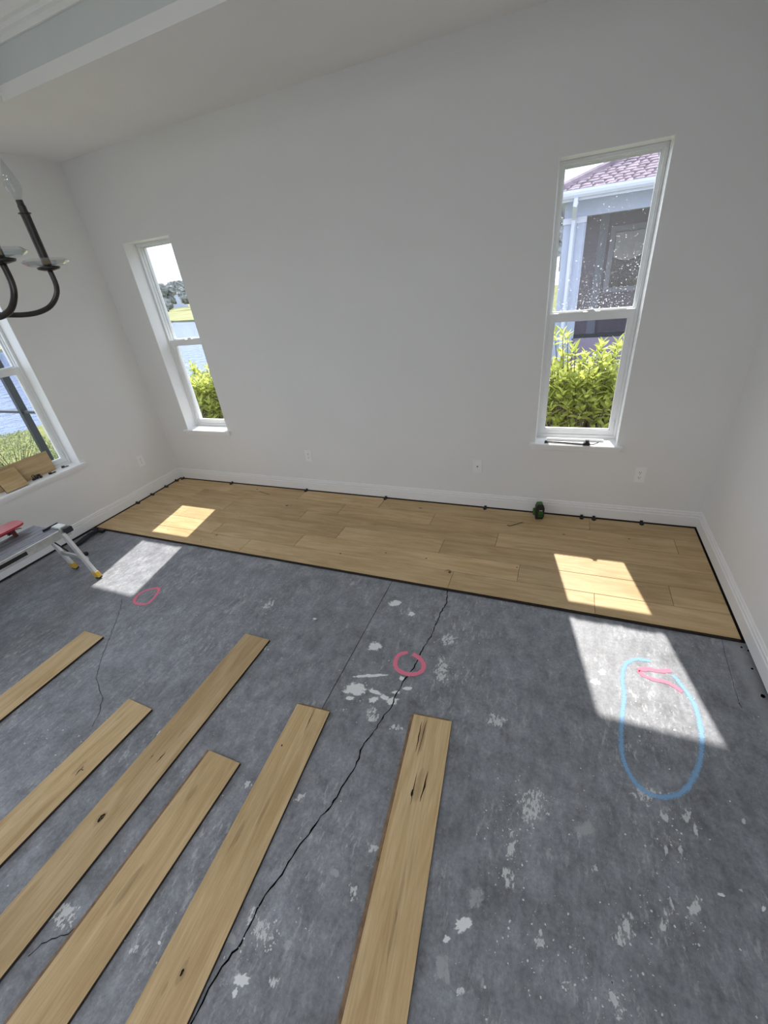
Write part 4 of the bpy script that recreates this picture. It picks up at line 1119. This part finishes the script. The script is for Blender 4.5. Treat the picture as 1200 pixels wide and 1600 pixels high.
nb('porch_ceiling', 'lanai_dark', NX0 + .31, NX1, NY + .31, 7.4, 2.44, 2.469)
nb('screen_panel', 'screen', 4.045, NX1 - .1, NY + .16, NY + .163, .58, 2.2345)
for x in (4.036, 6.2, 8.4): nb('screen_post', 'white_ext' if x < 4.1 else 'bronze', x, x + .025, NY + .13, NY + .19, .521, 2.235)
nb('screen_rail', 'bronze', 4.062, NX1, NY + .13, NY + .19, .521, .575)
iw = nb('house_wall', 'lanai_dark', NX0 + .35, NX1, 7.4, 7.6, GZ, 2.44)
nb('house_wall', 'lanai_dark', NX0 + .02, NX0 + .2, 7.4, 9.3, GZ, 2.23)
nb('wall_pilaster', 'stucco', 4.33, 4.48, 7.33, 7.399, GZ, 2.43)
def at_y(px, py, Y):
    d = px_ray(px, py); s = (Y - CAM[1]) / d[1]; p = CAM + s * d; return float(p[0]), float(p[2])
wx0, wz1 = at_y(963, 362, 7.36); _, wz0 = at_y(952, 449, 7.36)
wx1 = wx0 + .95
w_ = nb('porch_window', 'white_ext', wx0 - .09, wx1 + .09, 7.34, 7.399, wz0 - .09, wz1 + .09)
nb('pane', 'dark_glass', wx0, wx1, 7.325, 7.339, wz0, wz1, parent=w_)
mb = MB()   # swagged valance
n = 14; zt = wz1 - .02; zb = wz0 + (wz1 - wz0) * .48
vs_ = []; fs = []
for j in range(5):
    for i in range(n + 1):
        u = i / n; sag = .07 * math.sin(math.pi * ((u * 2) % 1)) * j / 4
        vs_.append((wx0 + .01 + u * (wx1 - wx0 - .02), 7.312 - .010 * math.sin(j * 2.2 + u * 9), (zt + (zb - zt) * j / 4 + .07 - sag - .07 * (1 - j / 4)) - GZ))
for j in range(4):
    for i in range(n): fs.append((j * (n + 1) + i, j * (n + 1) + i + 1, (j + 1) * (n + 1) + i + 1, (j + 1) * (n + 1) + i))
mb.add(vs_, fs); mb.build('valance', M['curtain'], w_, smooth=True)
# roof plane facing us, hip on its left end, courses of tabs laid over one another
SL = 0.40
rf = MB(); XR = NX1 + .3; YT = EY + 5.2; hz = 2.53 - GZ
rf.add([(EX - .05, EY - .05, hz), (XR, EY - .05, hz), (XR, YT, hz + SL * 5.25), (EX - .05 + 5.25, YT, hz + SL * 5.25), (EX - .05, EY - .05 + 10.5, hz)], [(0, 1, 2, 3), (0, 3, 4), (4, 3, 2, 1, 0)])
roof = rf.build('roof_deck', M['shingle'], t)
rnd = random.Random(5); mb = MB(); cw = .10
for c_ in range(28):
    y0_ = EY - .06 + c_ * cw; y1_ = y0_ + cw * 1.12; xh = EX - .06 + c_ * cw; x = xh + rnd.uniform(0, .1)
    while x < min(XR, 8.2):
        w = rnd.choice((.10, .13, .16)); up = rnd.uniform(.010, .022)
        xl = max(x, xh + .02); z0_ = hz + SL * (y0_ - EY + .05); z1_ = hz + SL * (y1_ - EY + .05)
        xr_ = x + w - .012
        if xr_ > xl + .03:
            mb.add([(xl, y0_, z0_ + .002), (xr_, y0_, z0_ + .002), (xr_, y0_, z0_ + up), (xl, y0_, z0_ + up), (xr_, y1_, z1_ + .003), (xl + .05, y1_, z1_ + .003)], [(0, 1, 2, 3), (3, 2, 4, 5)])
        x += w
sh = mb.build('shingle_courses', M['shingle'], roof); sh['kind'] = 'stuff'
mb = MB(); mb.tube([(EX - .05, EY - .05, hz + .02), (EX - .05 + 5.25, YT, hz + SL * 5.25 + .02)], .045, 6); mb.build('hip_cap', M['shingle'], roof)

# ------------------------------------------------------------------ hedge shrubs
def leaf_mesh(name, Ln, w):
    mb = MB(); seg = 4; prof = [0.12, .8, 1.0, .62, 0.02]
    vs_ = []
    for i in range(seg + 1):
        u = i / seg; hw = w / 2 * prof[i]; z = -.10 * Ln * u * u
        vs_ += [(Ln * u, -hw, z + hw * .45), (Ln * u, 0, z), (Ln * u, hw, z + hw * .45)]
    fs = []
    for i in range(seg):
        a = i * 3; fs += [(a, a + 3, a + 4, a + 1), (a + 1, a + 4, a + 5, a + 2)]
    mb.add(vs_, fs); me = mb.mesh(name, True); return me
LEAF = leaf_mesh('leaf', .105, .040); LEAF.materials.append(M['leaf'])
FINE = leaf_mesh('leaf', .035, .016); FINE.materials.append(M['leaf_fine'])

def leaf_frame(p, d, up_hint, s, roll):
    d = d.normalized(); y = up_hint.cross(d)
    if y.length < 1e-3: y = d.orthogonal()
    y.normalize(); z = d.cross(y)
    m_ = Matrix.Identity(4)
    for i in range(3): m_[i][0] = d[i] * s; m_[i][1] = y[i] * s; m_[i][2] = z[i] * s; m_[i][3] = p[i]
    return m_ @ Matrix.Rotation(roll, 4, 'X')

def shrub(name, label, group, cx, cy, rx, ry, h, tips, leafm, nl, singles, seed, view, extra=()):
    rnd = random.Random(seed)
    o = thing(name, label, 'shrub', (cx, cy, GZ + .03), group=group)
    base = Vector((0, 0, 0)); stems = MB(); mats = []
    for k in range(tips + len(extra)):
        th = rnd.uniform(0, 2 * math.pi); rr = math.sqrt(rnd.uniform(.02, 1))
        if rnd.random() < .5: th = rnd.gauss(math.atan2(view[1], view[0]), .9); rr = max(rr, .75)
        zz = h * (1 - .25 * rr ** 3) * (rnd.uniform(.80, 1.03) if rnd.random() < .45 else rnd.uniform(.18, .95))
        tip = Vector((rx * rr * math.cos(th), ry * rr * math.sin(th), zz))
        if k >= tips: tip = Vector(extra[k - tips])
        b0 = Vector((rnd.uniform(-.12, .12) * rx, rnd.uniform(-.12, .12) * ry, 0)); mid = b0.lerp(tip, .55) + Vector((0, 0, -.08 * h)); mid.z = max(mid.z, .02)
        stems.tube([b0, mid, tip], [.006, .0045, .003], 5)
        axis = (tip - mid).normalized() * .6 + Vector((0, 0, .8)) + Vector((math.cos(th), math.sin(th), 0)) * .25 * rr; axis.normalize()
        u = axis.orthogonal().normalized(); v = axis.cross(u); a0 = rnd.uniform(0, 6.28)
        for j in range(nl):
            a = a0 + j * 2.4; f = j / nl
            out = u * math.cos(a) + v * math.sin(a)
            d = axis * (1.0 - .9 * f + rnd.uniform(-.1, .1)) + out * (.45 + .75 * f)
            p = tip - axis * (.10 * f * (1 if leafm is LEAF else .5))
            mats.append(leaf_frame(p, d, axis, rnd.uniform(.75, 1.2) * (1 - .25 * (1 - f)), rnd.uniform(-.3, .3)))
    stems.build('stems', M['bark'], o)
    vd = Vector(view)
    mats.sort(key=lambda m_: -(m_.translation.dot(vd)))
    for m_ in mats[:singles]:
        l_ = bpy.data.objects.new('leaf', leafm); COL.objects.link(l_); l_.parent = o; l_.matrix_local = m_
    bv = [v.co.copy() for v in leafm.vertices]; bf = [tuple(p.vertices) for p in leafm.polygons]; mb = MB()
    for m_ in mats[singles:]: mb.add([m_ @ v for v in bv], bf)
    f = mb.build('foliage', leafm.materials[0], o, smooth=True); f['kind'] = 'stuff'
HG = 'leafy hedge shrubs outside the back windows'
shrub('hedge_shrub', 'bright green large-leaved shrub filling the lower half of the porch-side window', HG, 4.13, 1.00, .44, .30, 1.28, 300, LEAF, 8, 290, 12, (0, -.8, .6),
      extra=[(-.20, -.12, 1.42), (-.26, -.02, 1.40), (-.16, .02, 1.38), (-.30, -.15, 1.36), (.22, -.10, 1.32), (.30, 0, 1.33), (.12, .05, 1.30)])
shrub('hedge_shrub', 'bright green large-leaved shrub behind the others by the porch', HG, 3.98, 1.72, .42, .18, 1.10, 50, LEAF, 8, 40, 16, (0, -.6, .8))
shrub('hedge_shrub', 'bright green large-leaved shrub seen low through the narrow lake window', HG, -.10, .88, .40, .30, 1.25, 270, LEAF, 8, 260, 14, (.6, -.7, .45),
      extra=[(-.25, -.05, 1.30), (-.20, .08, 1.27), (.22, -.08, 1.27)])
def bush(label, cx, cy, rx, ry, h, n, seed):
    rnd = random.Random(seed)
    o = thing('fine_shrub', label, 'shrub', (cx, cy, GZ + .001), group='fine-leaved shrubs outside the left window')
    st = MB()
    for k in range(40):
        th = rnd.uniform(0, 6.28); rr = math.sqrt(rnd.random()) * .85
        st.tube([(rx * rr * .3 * math.cos(th), ry * rr * .3 * math.sin(th), 0), (rx * rr * math.cos(th), ry * rr * math.sin(th), h * rnd.uniform(.6, .95) * (1 - .4 * rr * rr))], [.006, .002], 4)
    st.build('stems', M['bark'], o)
    bv = [v.co.copy() for v in FINE.vertices]; bf = [tuple(p.vertices) for p in FINE.polygons]; mb = MB()
    for k in range(n):
        th = rnd.uniform(0, 6.28); rr = math.sqrt(rnd.random()); top = h * (1 - .45 * rr ** 3) * (1 + .10 * mnoise.noise(Vector((cx + rr * rx * math.cos(th), cy + rr * ry * math.sin(th), seed)) * 4.0))
        z = top * (1 - .5 * rnd.random() ** 2.2)
        d = Vector((rnd.gauss(0, 1) + .5 * math.cos(th), rnd.gauss(0, 1) + .5 * math.sin(th), rnd.gauss(.5, .8)))
        m_ = leaf_frame(Vector((rx * rr * math.cos(th), ry * rr * math.sin(th), z)), d, Vector((0, 0, 1)), rnd.uniform(.7, 1.3), rnd.uniform(-.6, .6))
        mb.add([m_ @ v for v in bv], bf)
    f = mb.build('foliage', M['leaf_fine'], o, smooth=True); f['kind'] = 'stuff'
for k, (x, y, rx, ry, h, lb) in enumerate([(-3.5, .05, .50, .62, .56, 'soft pale green fine-leaved shrub behind the screen post'), (-3.5, 1.52, .5, .70, .56, 'soft pale green fine-leaved shrub along the lake beyond the corner'),
                                           (-3.5, -1.42, .5, .62, .60, 'soft pale green fine-leaved shrub below the young tree'), (-2.25, .30, .45, .55, .42, 'low fine-leaved shrub in front of the lake shrubs'), (-2.25, -1.05, .45, .45, .40, 'low fine-leaved shrub close to the screen rail')]):
    bush(lb, x, y, rx, ry, h, 3000, 60 + k)

# screen enclosure outside the left window
t = thing('screen_enclosure', 'dark bronze screen enclosure frame outside the left window', 'screen frame', (-1.30, -.52, GZ))
MB().bbox(-.025, .025, -.034, .034, .0005, 2.9, .003).build('post', M['bronze'], t)
for z_ in (1.140, 2.5): MB().bbox(-3.4, -.026, -.018, .018, z_, z_ + .026, .002).build('rail', M['bronze'], t)
for z_ in (1.140, 2.5): MB().bbox(.026, 1.05, -.018, .018, z_, z_ + .026, .002).build('rail', M['bronze'], t)
MB().bbox(-3.45, -3.40, -.026, .026, .0005, 2.9, .003).build('post', M['bronze'], t)
MB().bbox(-3.45, 1.05, -.025, .025, 2.9005, 2.95, .003).build('top_rail', M['bronze'], t)
# slender tree with drooping twigs
t = thing('young_tree', 'slender young tree with thin leafy twigs by the lake', 'tree', (-4.9, -1.75, GZ))
MB().tube([(0, 0, 0), (.02, .03, .8), (.05, .02, 1.6), (.03, .05, 2.6)], [.03, .025, .018, .006], 7).build('trunk', M['bark'], t)
rnd = random.Random(9); tw = MB(); lf = []
for k in range(26):
    z = rnd.uniform(.5, 2.5); a = rnd.uniform(0, 6.28); Lb = rnd.uniform(.35, .95)
    p0 = Vector((.03, .03, z)); p1 = p0 + Vector((math.cos(a), math.sin(a), .35)) * Lb * .5; p2 = p0 + Vector((math.cos(a), math.sin(a), .18)) * Lb
    tw.tube([p0, p1, p2], [.008, .005, .002], 4)
    for j in range(16):
        u = rnd.uniform(.3, 1); p = p0.lerp(p2, u) + Vector((0, 0, .06 * (1 - u)))
        d = Vector((rnd.uniform(-1, 1), rnd.uniform(-1, 1), rnd.uniform(-.6, .6)))
        lf.append(leaf_frame(p, d, Vector((0, 0, 1)), rnd.uniform(.9, 1.6), 0))
tw.build('twigs', M['bark'], t)
bv = [v.co.copy() for v in FINE.vertices]; bf = [tuple(p.vertices) for p in FINE.polygons]; mb = MB()
for m_ in lf: mb.add([m_ @ v for v in bv], bf)
o = mb.build('foliage', M['leaf_fine'], t, smooth=True); o['kind'] = 'stuff'
